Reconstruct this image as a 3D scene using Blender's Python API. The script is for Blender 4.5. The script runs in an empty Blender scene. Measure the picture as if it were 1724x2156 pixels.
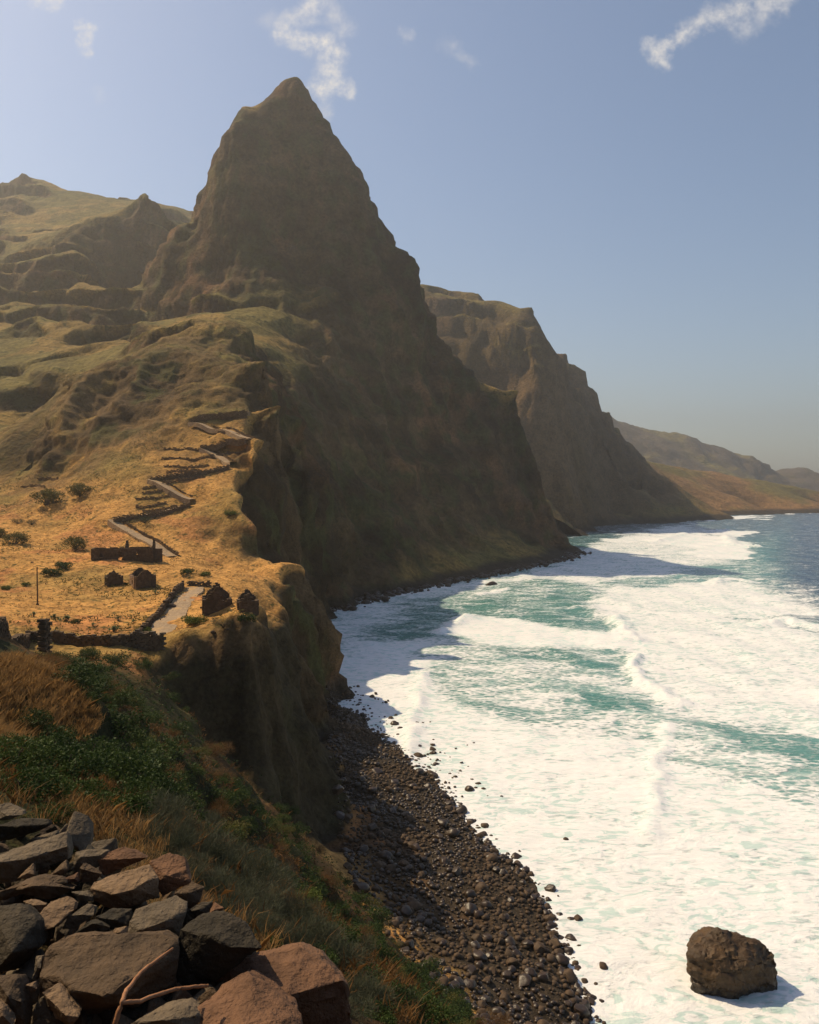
import bpy, bmesh, math, random
import numpy as np
from mathutils import Vector, Matrix
from mathutils.bvhtree import BVHTree

# ------------------------------------------------------------------ camera, sky, sun, exposure
H = 50.0                      # eye height above the sea
FP, U0, V0 = 1691.0, 862.0, 1015.0
sc = bpy.context.scene
col = sc.collection
cam_d = bpy.data.cameras.new('camera')
cam = bpy.data.objects.new('camera', cam_d); col.objects.link(cam)
cam.location = (0, 0, H); cam.rotation_euler = (math.radians(90), 0, 0)
cam_d.sensor_fit = 'VERTICAL'
cam_d.angle = 2*math.atan(2155/2/FP)
cam_d.shift_y = -(1077.5-V0)/2155
cam_d.clip_start = 0.2; cam_d.clip_end = 30000
sc.camera = cam

SUN_AZ = math.radians(-62)    # left of the view axis
SUN_EL = math.radians(49)
TOSUN = Vector((math.sin(SUN_AZ)*math.cos(SUN_EL), math.cos(SUN_AZ)*math.cos(SUN_EL), math.sin(SUN_EL)))
sun_d = bpy.data.lights.new('sun', 'SUN'); sun_d.energy = 5.0; sun_d.angle = math.radians(0.6)
sun_d.color = (1.0, 0.79, 0.51)
sun = bpy.data.objects.new('sun', sun_d); col.objects.link(sun)
sun.rotation_euler = TOSUN.to_track_quat('Z', 'Y').to_euler()
sun.location = (0, 0, 900)

world = bpy.data.worlds.new('World'); sc.world = world; world.use_nodes = True
wn, wl = world.node_tree.nodes, world.node_tree.links
wn.clear()
w_out = wn.new('ShaderNodeOutputWorld'); w_bg = wn.new('ShaderNodeBackground')
sky = wn.new('ShaderNodeTexSky'); sky.sky_type = 'NISHITA'; sky.sun_disc = False
sky.sun_elevation = SUN_EL; sky.sun_rotation = SUN_AZ
sky.altitude = 50; sky.air_density = 1.0; sky.dust_density = 1.1; sky.ozone_density = 1.0
w_bg.inputs['Strength'].default_value = 0.12
def wmath(op, a, b=0., clamp=False):
    n = wn.new('ShaderNodeMath'); n.operation = op; n.use_clamp = clamp
    for i, v in enumerate((a, b)):
        if isinstance(v, (int, float)): n.inputs[i].default_value = v
        else: wl.new(v, n.inputs[i])
    return n.outputs[0]
w_tc = wn.new('ShaderNodeTexCoord'); w_sep = wn.new('ShaderNodeSeparateXYZ'); wl.new(w_tc.outputs['Generated'], w_sep.inputs[0])
w_y = wmath('MAXIMUM', w_sep.outputs[1], .02)
w_c = wn.new('ShaderNodeCombineXYZ'); wl.new(wmath('DIVIDE', w_sep.outputs[0], w_y), w_c.inputs[0]); wl.new(wmath('DIVIDE', w_sep.outputs[2], w_y), w_c.inputs[1])
w_nz = wn.new('ShaderNodeTexNoise'); w_nz.inputs['Scale'].default_value = 26; w_nz.inputs['Detail'].default_value = 7; w_nz.inputs['Roughness'].default_value = .62; wl.new(w_c.outputs[0], w_nz.inputs['Vector'])
w_wp = wn.new('ShaderNodeVectorMath'); w_wp.operation = 'MULTIPLY_ADD'; wl.new(w_nz.outputs['Color'], w_wp.inputs[0]); w_wp.inputs[1].default_value = (.055, .055, 0); wl.new(w_c.outputs[0], w_wp.inputs[2])
def cloud_seg(a, b, r, k):
    (ax, ay), (bx, by) = [((u-U0)/FP+.0275, (V0-v)/FP+.0275) for u, v in (a, b)]
    dx, dy = bx-ax, by-ay; L = max(dx*dx+dy*dy, 1e-6)
    s_ = wn.new('ShaderNodeVectorMath'); s_.operation = 'SUBTRACT'; wl.new(w_wp.outputs[0], s_.inputs[0]); s_.inputs[1].default_value = (ax, ay, 0)
    d_ = wn.new('ShaderNodeVectorMath'); d_.operation = 'DOT_PRODUCT'; wl.new(s_.outputs[0], d_.inputs[0]); d_.inputs[1].default_value = (dx/L, dy/L, 0)
    t_ = wmath('ADD', d_.outputs['Value'], 0., True)
    m_ = wn.new('ShaderNodeVectorMath'); m_.operation = 'SCALE'; m_.inputs[0].default_value = (dx, dy, 0); wl.new(t_, m_.inputs['Scale'])
    e_ = wn.new('ShaderNodeVectorMath'); e_.operation = 'DISTANCE'; wl.new(s_.outputs[0], e_.inputs[0]); wl.new(m_.outputs[0], e_.inputs[1])
    f_ = wn.new('ShaderNodeMapRange'); f_.interpolation_type = 'SMOOTHSTEP'; wl.new(e_.outputs['Value'], f_.inputs[0]); f_.inputs[1].default_value = r/FP; f_.inputs[2].default_value = 0.; f_.inputs[3].default_value = 0.; f_.inputs[4].default_value = k
    return f_.outputs[0]
CL = [((700,-60),(655,15),44,.8), ((650,15),(595,62),36,.75), ((590,75),(690,100),34,1.), ((704,112),(690,170),38,1.), ((665,188),(735,190),26,.9), ((676,215),(682,240),24,.45), ((700,20),(715,60),40,.5),
      ((1372,92),(1394,128),30,.95), ((1378,92),(1440,72),24,.9), ((1440,72),(1500,30),34,.75), ((1500,30),(1640,-5),40,.8), ((1550,55),(1600,30),44,.6),
      ((168,52),(190,58),26,.8), ((182,60),(178,112),22,.7), ((80,-6),(125,6),28,.6), ((945,96),(990,132),26,.3), ((560,40),(575,70),30,.25), ((846,72),(856,80),20,.3), ((205,188),(208,200),24,.15)]
w_m = None
for a_, b_, r_, k_ in CL:
    sg = cloud_seg(a_, b_, r_, k_); w_m = sg if w_m is None else wmath('MAXIMUM', w_m, sg)
w_n2 = wn.new('ShaderNodeTexNoise'); w_n2.inputs['Scale'].default_value = 60; w_n2.inputs['Detail'].default_value = 6; w_n2.inputs['Roughness'].default_value = .65; wl.new(w_c.outputs[0], w_n2.inputs['Vector'])
w_f = wmath('MULTIPLY', w_m, 1.)
w_r = wn.new('ShaderNodeMapRange'); wl.new(w_n2.outputs['Fac'], w_r.inputs[0]); w_r.inputs[1].default_value = .30; w_r.inputs[2].default_value = .68; w_r.inputs[3].default_value = .1; w_r.inputs[4].default_value = 1.1
wl.new(w_r.outputs[0], w_f.node.inputs[1])
w_f = wmath('MULTIPLY', wmath('MULTIPLY', w_f, 1.0, True), wmath('GREATER_THAN', w_sep.outputs[1], .05))
w_mx = wn.new('ShaderNodeMix'); w_mx.data_type = 'RGBA'; wl.new(w_f, w_mx.inputs[0]); wl.new(sky.outputs['Color'], w_mx.inputs[6]); w_mx.inputs[7].default_value = (6.6, 6.3, 6.0, 1)
wl.new(w_mx.outputs[2], w_bg.inputs['Color']); wl.new(w_bg.outputs[0], w_out.inputs[0])

vs = sc.view_settings
vs.view_transform = 'Standard'; vs.look = 'None'; vs.exposure = 0.0; vs.gamma = 1.0; vs.use_curve_mapping = False
sc.cycles.use_denoising = True
sc.cycles.max_bounces = 6; sc.cycles.diffuse_bounces = 3; sc.cycles.volume_bounces = 0
sc.cycles.transparent_max_bounces = 8
sc.cycles.caustics_reflective = False; sc.cycles.caustics_refractive = False

rng = np.random.default_rng(7)
random.seed(7)

# ------------------------------------------------------------------ helpers
TAB = np.random.default_rng(11).random((64, 64, 64)).astype(np.float32)
def vnoise(x, y, z):
    """smooth value noise in 0..1"""
    xi = np.floor(x); yi = np.floor(y); zi = np.floor(z)
    fx, fy, fz = x-xi, y-yi, z-zi
    fx = fx*fx*fx*(fx*(fx*6-15)+10); fy = fy*fy*fy*(fy*(fy*6-15)+10); fz = fz*fz*fz*(fz*(fz*6-15)+10)
    x0 = xi.astype(np.int64) & 63; y0 = yi.astype(np.int64) & 63; z0 = zi.astype(np.int64) & 63
    x1 = (x0+1) & 63; y1 = (y0+1) & 63; z1 = (z0+1) & 63
    a = TAB[x0, y0, z0]*(1-fx)+TAB[x1, y0, z0]*fx
    b = TAB[x0, y1, z0]*(1-fx)+TAB[x1, y1, z0]*fx
    c = TAB[x0, y0, z1]*(1-fx)+TAB[x1, y0, z1]*fx
    d = TAB[x0, y1, z1]*(1-fx)+TAB[x1, y1, z1]*fx
    return (a*(1-fy)+b*fy)*(1-fz)+(c*(1-fy)+d*fy)*fz
def fbm(x, y, z, wl0, octv=4, gain=.5, ridged=False, seed=0.):
    t = 0; a = 1; s = 0; w = wl0
    for i in range(octv):
        n = vnoise(x/w+i*7.3+seed, y/w+i*3.1+seed*.7, z/w+i*5.7+seed*1.3)
        if ridged: n = 1-np.abs(2*n-1)
        t = t+a*n; s += a; a *= gain; w *= .49
    return t/s
def sstep(a, b, x):
    t = np.clip((x-a)/(b-a), 0, 1); return t*t*(3-2*t)
def ray(u, v, y):
    """the point that stands y metres ahead and is seen at (u, v)"""
    return ((u-U0)/FP*y, y, H-(v-V0)/FP*y)
def sea(u, v):
    y = H*FP/(v-V0); return ((u-U0)/FP*y, y)

def tag(o, label=None, cat=None, group=None, kind=None):
    if label: o['label'] = label
    if cat: o['category'] = cat
    if group: o['group'] = group
    if kind: o['kind'] = kind
    return o
def mesh_obj(name, verts, faces, mat=None, parent=None, smooth=False):
    me = bpy.data.meshes.new(name)
    if isinstance(verts, np.ndarray): verts = verts.tolist()
    if isinstance(faces, np.ndarray): faces = faces.tolist()
    me.from_pydata(verts, [], faces); me.update()
    if smooth: me.polygons.foreach_set('use_smooth', [True]*len(me.polygons))
    o = bpy.data.objects.new(name, me); col.objects.link(o)
    if mat: me.materials.append(mat)
    if parent: o.parent = parent
    return o
def grid_obj(name, V, ny, nx, mat, smooth=True):
    """V: (ny*nx,3) points, built fast"""
    me = bpy.data.meshes.new(name)
    idx = np.arange(ny*nx).reshape(ny, nx)
    q = np.stack([idx[:-1, :-1], idx[:-1, 1:], idx[1:, 1:], idx[1:, :-1]], -1).reshape(-1, 4)
    me.vertices.add(len(V)); me.vertices.foreach_set('co', V.astype(np.float32).ravel())
    me.loops.add(q.size); me.loops.foreach_set('vertex_index', q.ravel().astype(np.int32))
    me.polygons.add(len(q))
    me.polygons.foreach_set('loop_start', (np.arange(len(q))*4).astype(np.int32))
    me.update(calc_edges=True)
    me.polygons.foreach_set('use_smooth', np.full(len(q), smooth))
    me.materials.append(mat)
    o = bpy.data.objects.new(name, me); col.objects.link(o)
    return o
def set_color(o, name, C):
    a = o.data.color_attributes.new(name, 'FLOAT_COLOR', 'POINT')
    if C.shape[1] == 3: C = np.concatenate([C, np.ones((len(C), 1))], 1)
    a.data.foreach_set('color', C.astype(np.float32).ravel())

class NT:
    """small node-tree helper"""
    def __init__(s, name):
        s.m = bpy.data.materials.new(name); s.m.use_nodes = True
        s.n = s.m.node_tree.nodes; s.l = s.m.node_tree.links
        s.b = s.n['Principled BSDF']; s.o = s.n['Material Output']
    def new(s, t, **kw):
        n = s.n.new(t)
        for k, v in kw.items(): setattr(n, k, v)
        return n
    def put(s, sock, v):
        if hasattr(v, 'is_output') or isinstance(v, bpy.types.NodeSocket): s.l.new(v, sock)
        else: sock.default_value = v
    def math(s, op, a, b=0., c=None, clamp=False):
        n = s.new('ShaderNodeMath', operation=op, use_clamp=clamp)
        s.put(n.inputs[0], a); s.put(n.inputs[1], b)
        if c is not None: s.put(n.inputs[2], c)
        return n.outputs[0]
    def noise(s, vec, scale, detail=4, rough=.55, dist=0.):
        n = s.new('ShaderNodeTexNoise'); n.inputs['Scale'].default_value = scale
        n.inputs['Detail'].default_value = detail; n.inputs['Roughness'].default_value = rough
        n.inputs['Distortion'].default_value = dist
        if vec is not None: s.l.new(vec, n.inputs['Vector'])
        return n.outputs['Fac']
    def ramp(s, f, a, b, lo=0., hi=1.):
        n = s.new('ShaderNodeMapRange', interpolation_type='SMOOTHSTEP')
        s.put(n.inputs[0], f)
        for i, v in zip((1, 2, 3, 4), (a, b, lo, hi)): s.put(n.inputs[i], v)
        return n.outputs[0]
    def mix(s, f, a, b, mode='MIX'):
        n = s.new('ShaderNodeMix', data_type='RGBA', blend_type=mode)
        s.put(n.inputs[0], f)
        for i, v in ((6, a), (7, b)):
            if isinstance(v, tuple): v = (*v[:3], 1)
            s.put(n.inputs[i], v)
        return n.outputs[2]
    def mapping(s, vec, scale):
        n = s.new('ShaderNodeMapping'); s.l.new(vec, n.inputs[0]); n.inputs['Scale'].default_value = scale
        return n.outputs[0]
    def bump(s, h, strength, dist, prev=None):
        n = s.new('ShaderNodeBump'); n.inputs['Strength'].default_value = strength; n.inputs['Distance'].default_value = dist
        s.l.new(h, n.inputs['Height'])
        if prev: s.l.new(prev, n.inputs['Normal'])
        return n.outputs[0]
    def pos(s): return s.new('ShaderNodeNewGeometry').outputs['Position']
    def objco(s): return s.new('ShaderNodeTexCoord').outputs['Object']
    def attr(s, name): return s.new('ShaderNodeAttribute', attribute_name=name)

# ------------------------------------------------------------------ materials
def terrain_mat(name, fine, dots, bumpd):
    t = NT(name); p = t.pos(); c = t.attr('cover')
    n1 = t.noise(p, fine, 6, .65); n2 = t.noise(p, fine*.17, 5, .6)
    k = t.math('ADD', t.ramp(n1, .25, .75, .62, 1.38), t.ramp(n2, .3, .7, -.30, .30))
    kk = t.new('ShaderNodeCombineColor'); [t.l.new(k, kk.inputs[i]) for i in range(3)]
    cc = t.mix(1., c.outputs['Color'], kk.outputs[0], 'MULTIPLY')
    # scrub dots where the ground carries plants (alpha of the cover)
    v = t.noise(p, dots, 3, .6); d = t.ramp(v, .57, .66); d = t.math('MULTIPLY', d, c.outputs['Alpha'])
    cc = t.mix(t.math('MULTIPLY', d, .8), cc, (.055, .062, .018))
    t.l.new(cc, t.b.inputs['Base Color']); t.b.inputs['Roughness'].default_value = .95
    t.b.inputs['Specular IOR Level'].default_value = .12
    b = t.bump(n1, .8, bumpd); b = t.bump(v, .5, bumpd*1.3, b)
    t.l.new(b, t.b.inputs['Normal'])
    return t.m
M_near = terrain_mat('near_ground', 5., 2.2, .16)
M_mid = terrain_mat('mid_ground', 1.6, .75, .5)
M_far = terrain_mat('mountain_ground', .5, .22, 2.6)
M_vfar = terrain_mat('distant_ground', .1, .04, 8.)

# ------------------------------------------------------------------ the main land: heights from surveyed points
PT = []
def P(*a):
    for u, v, y in a: PT.append(ray(u, v, y))
def W(*a): PT.extend(a)
# under and around the viewpoint
W((0,0,48.2), (-6,0,50), (4,-2,46.6), (-6,-12,54), (6,-12,47), (-20,-10,62), (-14,6,50.5), (-30,10,60), (12,-14,40), (40,-14,3), (30,20,3.), (55,-14,-4), (46,20,-4))
W((2.2,4.2,45.4), (5,9,40), (9,18,31), (12,30,20), (15,45,9), (14,56,4), (24,45,1.5), (36,45,-4))
W((-3.2,6.2,46.5), (-1.9,6.8,46.1), (-1.8,4.4,46.45), (-.6,4.2,46.3), (.3,4.6,45.9), (-4.6,7.5,47.2), (-3,2.5,47.6), (-2.6,5.2,46.45), (-1,5.6,46.2))
P((100,1650,12), (300,1690,13), (500,1860,11), (700,2010,10), (860,2165,9))
P((-80,1560,20), (0,1575,20), (200,1610,20), (330,1712,20), (500,1812,18), (640,1892,17), (790,2022,16), (930,2165,15))
P((60,1560,28), (190,1545,31), (240,1500,33), (100,1450,38), (175,1470,37), (0,1395,45), (-120,1370,45), (90,1410,43))
W((-30,30,52), (-45,55,52), (-60,80,50), (-40,20,60))
# bowl behind the near shoulder, then the scrubby middle slope
W((-10,40,29.5), (-6,42,26), (-2,44,20), (3,42,21), (7,44,16), (-14,46,32), (-18,56,33), (-24,62,34.5), (-2,30,29), (2,26,29))
P((100,1395,70), (0,1380,72), (250,1480,66), (400,1555,70), (320,1440,78), (460,1580,72), (520,1660,73), (600,1745,75), (690,1838,78), (745,1890,82), (800,1958,78), (870,2020,75), (950,2085,71), (1010,2155,66))
P((0,1362,92), (150,1375,90), (270,1375,90))
# gully floor between the middle slope and the plateau face
P((480,1500,95), (560,1500,98), (400,1470,94), (500,1620,92.5), (580,1620,98), (330,1420,89), (430,1560,88), (520,1660,90), (600,1720,96), (660,1760,98))
# plateau rim and surface
P((-100,1330,98), (0,1338,98), (120,1346,98), (230,1352,98), (330,1357,97), (450,1352,97), (530,1345,98), (566,1335,101))
P((480,1372,95.5), (540,1372,96.5), (400,1378,95), (575,1372,100), (545,1312,108), (500,1320,106), (420,1330,104), (350,1335,104), (575,1305,114), (470,1300,120))
P((400,1240,148), (300,1200,160), (100,1205,160), (0,1150,180), (250,1172,176), (480,1272,142), (545,1280,138), (572,1312,122), (600,1345,122), (640,1425,126), (0,1250,140), (200,1300,118), (120,1260,136), (300,1290,125), (-150,1230,150), (400,1300,120))
# east cliff of the plateau and headland
W((-15,101,18), (-12.2,104,4.2), (-17,118,18), (-14,126,3.4), (-20,136,18), (-17.2,148,2.8), (-21.5,152,22), (-19,166,1.8), (-20,182,-1), (-23,170,18), (-22.5,182,16))
P((600,1200,182), (620,1290,166), (650,1300,176), (650,1235,184), (676,1290,184), (678,1375,182), (560,1290,150), (590,1262,160))
P((540,1192,190), (480,1196,186), (420,1190,182), (520,1232,176), (600,1235,176))
W((-20.5,192,10), (-22,197,-1), (-27,199,14), (-27,206,-2), (-30,226,-1), (-31,246,-1), (-32.5,266,-1), (-33,288,-1), (-31,307,0))
# spur with the zigzag path
P((340,1172,184), (430,1140,196), (560,1130,200), (536,1070,212), (552,1000,228), (580,952,243), (612,900,260), (590,812,285), (470,762,300), (370,748,305), (250,760,303))
P((240,1098,203), (400,1060,213), (320,1010,222), (490,980,232), (420,945,240), (400,893,254), (300,900,254), (480,850,268), (300,830,275), (420,800,285))
P((200,1120,200), (150,985,246), (165,1005,236), (110,915,272), (100,880,280), (140,800,300), (190,850,285), (200,940,258), (60,870,330))
W((-35,222,18), (-40,226,40), (-36,246,28), (-37,266,38), (-36,290,34), (-41,244,52), (-25,230,-6), (-26,260,-7), (-27,290,-7))
P((0,1100,205), (60,1040,235), (0,1000,265), (100,1000,258), (-120,1090,205), (-200,1000,260), (0,930,320), (60,890,360), (100,900,335), (-150,900,330))
# mound behind the spur, valley, left mountain
P((440,672,335), (360,705,325), (540,692,345), (560,740,330), (500,735,320), (300,730,340), (420,735,318))
P((300,690,470), (200,730,430), (330,705,500), (150,770,390), (100,740,440), (60,760,420), (0,790,400), (130,700,480), (110,775,385))
P((0,650,560), (60,640,560), (120,660,540), (20,700,500), (200,680,520))
P((0,560,680), (100,540,680), (180,560,640), (210,600,600), (150,620,580), (230,672,640), (330,678,660), (270,672,660))
P((290,411,722), (328,424,724), (262,440,722), (232,490,700), (350,468,735), (300,640,690), (352,640,690), (250,610,690), (380,540,720), (300,430,712), (225,560,680), (345,500,712))
P((0,410,980), (40,385,1000), (90,382,1010), (140,400,1000), (240,418,980), (385,440,1000), (0,480,820), (120,470,830), (200,480,780), (-150,420,960), (-200,520,760), (-150,640,560), (-150,760,430))
W((-500,1150,330), (-200,1150,330), (-250,1050,360), (-750,1000,420), (-20,1000,60), (-60,850,140), (-120,880,250))
# the great peak
P((604,172,578), (612,170,570), (630,176,568), (592,170,572), (622,172,582), (547,220,568), (562,210,566), (577,194,570), (530,226,565), (492,250,562), (478,320,560), (472,350,558), (436,356,560), (428,465,560), (398,478,560), (374,500,556), (345,610,545), (334,690,530))
P((480,262,545), (478,330,538), (470,450,528), (462,560,512), (452,640,495), (455,660,470), (500,680,440))
P((655,246,566), (690,294,564), (738,354,562), (772,414,562), (804,508,566), (856,562,568), (884,618,570), (899,684,575), (930,722,580), (962,748,588), (1062,822,598), (1100,826,594), (1122,895,588), (1160,1050,578), (1172,1140,572), (1205,1158,566))
P((650,330,556), (560,330,546), (620,480,540), (720,480,545), (560,560,515), (800,600,545), (700,640,505), (600,680,470), (880,700,560), (960,850,560), (780,760,500), (640,780,415), (560,760,380), (700,860,430), (850,880,500), (1040,960,560), (1080,1100,545))
P((660,915,338), (680,1000,330), (620,1050,290), (760,980,400), (860,1000,460), (950,1060,490), (700,1120,335), (800,1120,390), (900,1150,420), (1000,1160,470), (620,1180,265), (618,1020,272), (655,975,296))
for u, v in ((690,1290), (750,1268), (800,1252), (950,1226), (1100,1197), (1190,1177), (1218,1166)): W((*sea(u, v), 0))
for u, v in ((720,1330), (860,1290), (1000,1255), (1150,1220), (1300,1180)): W((*sea(u, v), -7))
W((126,600,0), (122,640,0), (118,700,0), (125,760,0), (160,620,-8), (170,760,-8), (60,640,100), (40,720,110), (-30,640,230), (-60,620,270), (-110,640,280), (-170,640,230), (-190,600,200), (-20,760,180), (-100,720,250), (100,820,40), (150,840,0), (200,900,-8), (150,1000,-20), (200,1140,-20), (80,1000,10), (60,1140,20))
# shore and beach
for u, v in ((1226,2155), (1184,2000), (1110,1850), (1010,1770), (935,1680), (866,1600), (800,1550), (725,1478), (1206,2080), (1144,1920), (1055,1810), (970,1725), (900,1640), (835,1575), (760,1510)): W((*sea(u, v), .15))
for u, v, z in ((740,1800,3.2), (800,1900,3.6), (900,2020,3.8), (1000,2105,3.8), (1060,2160,3.8), (720,1690,2.8), (705,1560,2.4), (900,1850,2.4), (820,1720,2.0), (740,1640,3.0), (716,1600,3.0), (760,1660,2.6), (700,1500,2.2), (720,1520,1.6), (760,1600,2.2), (800,1660,2.0), (1000,1960,2.2), (1130,2060,1.7), (780,1630,1.6), (740,1560,1.6), (860,1700,1.5), (930,1800,1.8), (960,1880,2.2), (1060,1950,1.6), (1180,2100,1.2), (730,1620,2.6), (760,1700,2.5), (790,1780,2.6), (850,1850,2.8)):
    y = (H-z)*FP/(v-V0); W(((u-U0)/FP*y, y, z))
for u, v in ((1400,2155), (1300,1900), (1150,1740), (1000,1600), (850,1500), (760,1420)): W((*sea(u, v), -3.5))
W((60,60,-7), (60,120,-8), (40,170,-9), (10,210,-9), (0,260,-9), (120,420,-9), (200,560,-9))
PT = np.array(PT)

YO = 14.
def warp(x, y):
    yy = np.maximum(y+YO+6, 3.); return x/yy*1.0, np.log(yy)
def mq(d2): return np.sqrt(d2+.012**2)
_qx, _qy = warp(PT[:, 0], PT[:, 1])
_A = mq((_qx[:, None]-_qx[None])**2+(_qy[:, None]-_qy[None])**2)
_n = len(PT)
_K = np.zeros((_n+3, _n+3)); _K[:_n, :_n] = _A-np.eye(_n)*.0006
_K[:_n, _n] = 1; _K[:_n, _n+1] = _qx; _K[:_n, _n+2] = _qy; _K[_n:, :_n] = _K[:_n, _n:].T
# heights are interpolated relative to the distance, so near and far points weigh alike
_S = PT[:, 1]+YO+6
_w = np.linalg.solve(_K, np.concatenate([(PT[:, 2]-0.)/np.maximum(_S, 3), [0, 0, 0]]))
def base_h(x, y):
    sh = x.shape; x = x.ravel(); y = y.ravel(); out = np.empty(len(x)); qx, qy = warp(x, y)
    for i in range(0, len(x), 20000):
        s = slice(i, i+20000)
        k = mq((qx[s, None]-_qx[None])**2+(qy[s, None]-_qy[None])**2)
        out[s] = k@_w[:_n]+_w[_n]+_w[_n+1]*qx[s]+_w[_n+2]*qy[s]
    z = out*np.maximum(y+YO+6, 3)
    return terrace(x, y, z, sstep(300, 420, y)*sstep(60, 110, z)*np.maximum(sstep(-.20, -.27, x/np.maximum(y, 1)), .12)).reshape(sh)
def terrace(x, y, z, k, th=24.):
    # lava flows: the long slopes step down in cliffs and ledges
    if k.max() <= 0: return z
    w = fbm(x, y, z*0, 150., 3, seed=2.)*3.4+fbm(x, y, z*0, 34., 3, seed=5.)*.9
    t = z/th+w; f = t-np.floor(t)
    g = f*.25+sstep(.3, .62, f)*.75
    return z+(g-f)*th*k*1.15*sstep(.3, .75, vnoise(x/55., y/55., z/40.+3.))

def crag(x, y, z, n, amp=1.):
    """rock relief: displacement along the normal, more on steep ground"""
    steep = np.maximum(np.maximum(sstep(.10, .42, 1-n[:, 2]), .9*bluff(x, y)), .45*spur(x, y))
    rough = steep*(1-.4*bluff(x, y))
    lim = np.clip(y/7., 2.5, 90.)           # biggest feature that the ground takes at this place
    d = np.zeros_like(x)
    for i, w in enumerate((84., 42., 21., 10.5, 5.2, 2.6, 1.3, .65)):
        k = sstep(1.5, .7, w/lim)
        if w > 15: k = k*(1-sstep(190, 250, z)*sstep(650, 620, y)*sstep(480, 500, y))
        if k.max() <= 0: continue
        r = vnoise(x/w+i*5.1, y/w+i*9.7, z/(w*(1.2+(1.5 if w > 8 else .2)*sstep(330, 450, y)))+i*2.3)
        r = 1-np.abs(2*r-1)
        g = vnoise(x/w+i*3.3+20, y/w+i*1.7, z/w+8)
        a = .21*(1-.6*sstep(86, 92, y)*sstep(140, 122, y)*(w > 4))*(1.25 if w < 25 else .9)*(1+(.8 if w < 15 else .2)*sstep(88, 110, y)*sstep(420, 320, y)+(.5 if w < 45 else 0.)*sstep(340, 450, y))
        q = (r-.80) if i % 2 == 0 else (.60-r)           # ribs, then cracks
        d += k*w*(q*a*np.where(w < 15, rough, steep)+(g-.5)*.05)
    d += (1-steep)*sstep(12, 60, y)*((fbm(x, y, z*0, 5., 4, .6)-.5)*1.1+(fbm(x, y, z*0, 1.6, 2, .6, True, 3.)-.6)*.35)*(1-sstep(250, 500, y)*.3)
    # flow layers: ledges that run round the steep faces
    th = np.clip(lim*.16, .8, 11.)
    t = z/th+1.6*fbm(x, y, z*.3, 60., 3)+.04*x/th
    f = t-np.floor(t)
    lay = vnoise(np.floor(t)*3.7, np.floor(t)*0+.5, np.floor(t)*0+.5)
    d += steep*th*.17*(sstep(0, .25, f)-sstep(.7, 1., f)-.5)*(.3+lay)
    return d*amp*(1-.40*sstep(235, 285, z)*sstep(620, 600, y)*sstep(500, 520, y))
def terrain(name, x0, x1, y0, y1, res, mat, cover, amp=1., hfun=base_h):
    xs = np.arange(x0, x1+res*.5, res); ys = np.arange(y0, y1+res*.5, res)
    X, Y = np.meshgrid(xs, ys); X = X.ravel(); Y = Y.ravel()
    Z = hfun(X, Y)
    Zg = Z.reshape(len(ys), len(xs))
    gy, gx = np.gradient(Zg, res); N = np.stack([-gx.ravel(), -gy.ravel(), np.ones(len(X))], 1)
    N /= np.linalg.norm(N, axis=1)[:, None]
    D = crag(X, Y, Z, N, amp)
    wet = sstep(-2, 2.5, Z)
    V = np.stack([X, Y, Z], 1)+N*(D*np.maximum(wet, .15))[:, None]
    V[:, 2] = np.maximum(V[:, 2], -24+.02*(V[:, 2]+24))      # the sea bed
    C = cover(V, N)
    o = grid_obj(name, V, len(ys), len(xs), mat)
    set_color(o, 'cover', C)
    tag(o, kind='structure')
    return o, V, N
def spur(x, y): return np.clip(1.4*np.exp(-((x+92)/52.)**2-((y-292)/58.)**2), 0, 1)
def bluff(x, y):
    # the rocky knob left of the zigzag path
    return np.clip(1.25*np.exp(-((x+98)/34.)**2-((y-284)/36.)**2), 0, 1)
def lerp(a, b, t): return a*(1-t[:, None])+b*t[:, None]
ROCK = np.array((.085, .055, .027)); RED = np.array((.15, .075, .034)); GOLD = np.array((.50, .265, .080))
OLIVE = np.array((.17, .135, .042)); SOIL = np.array((.46, .19, .07)); GREEN = np.array((.055, .07, .02)); DARK = np.array((.05, .038, .026))
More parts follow.
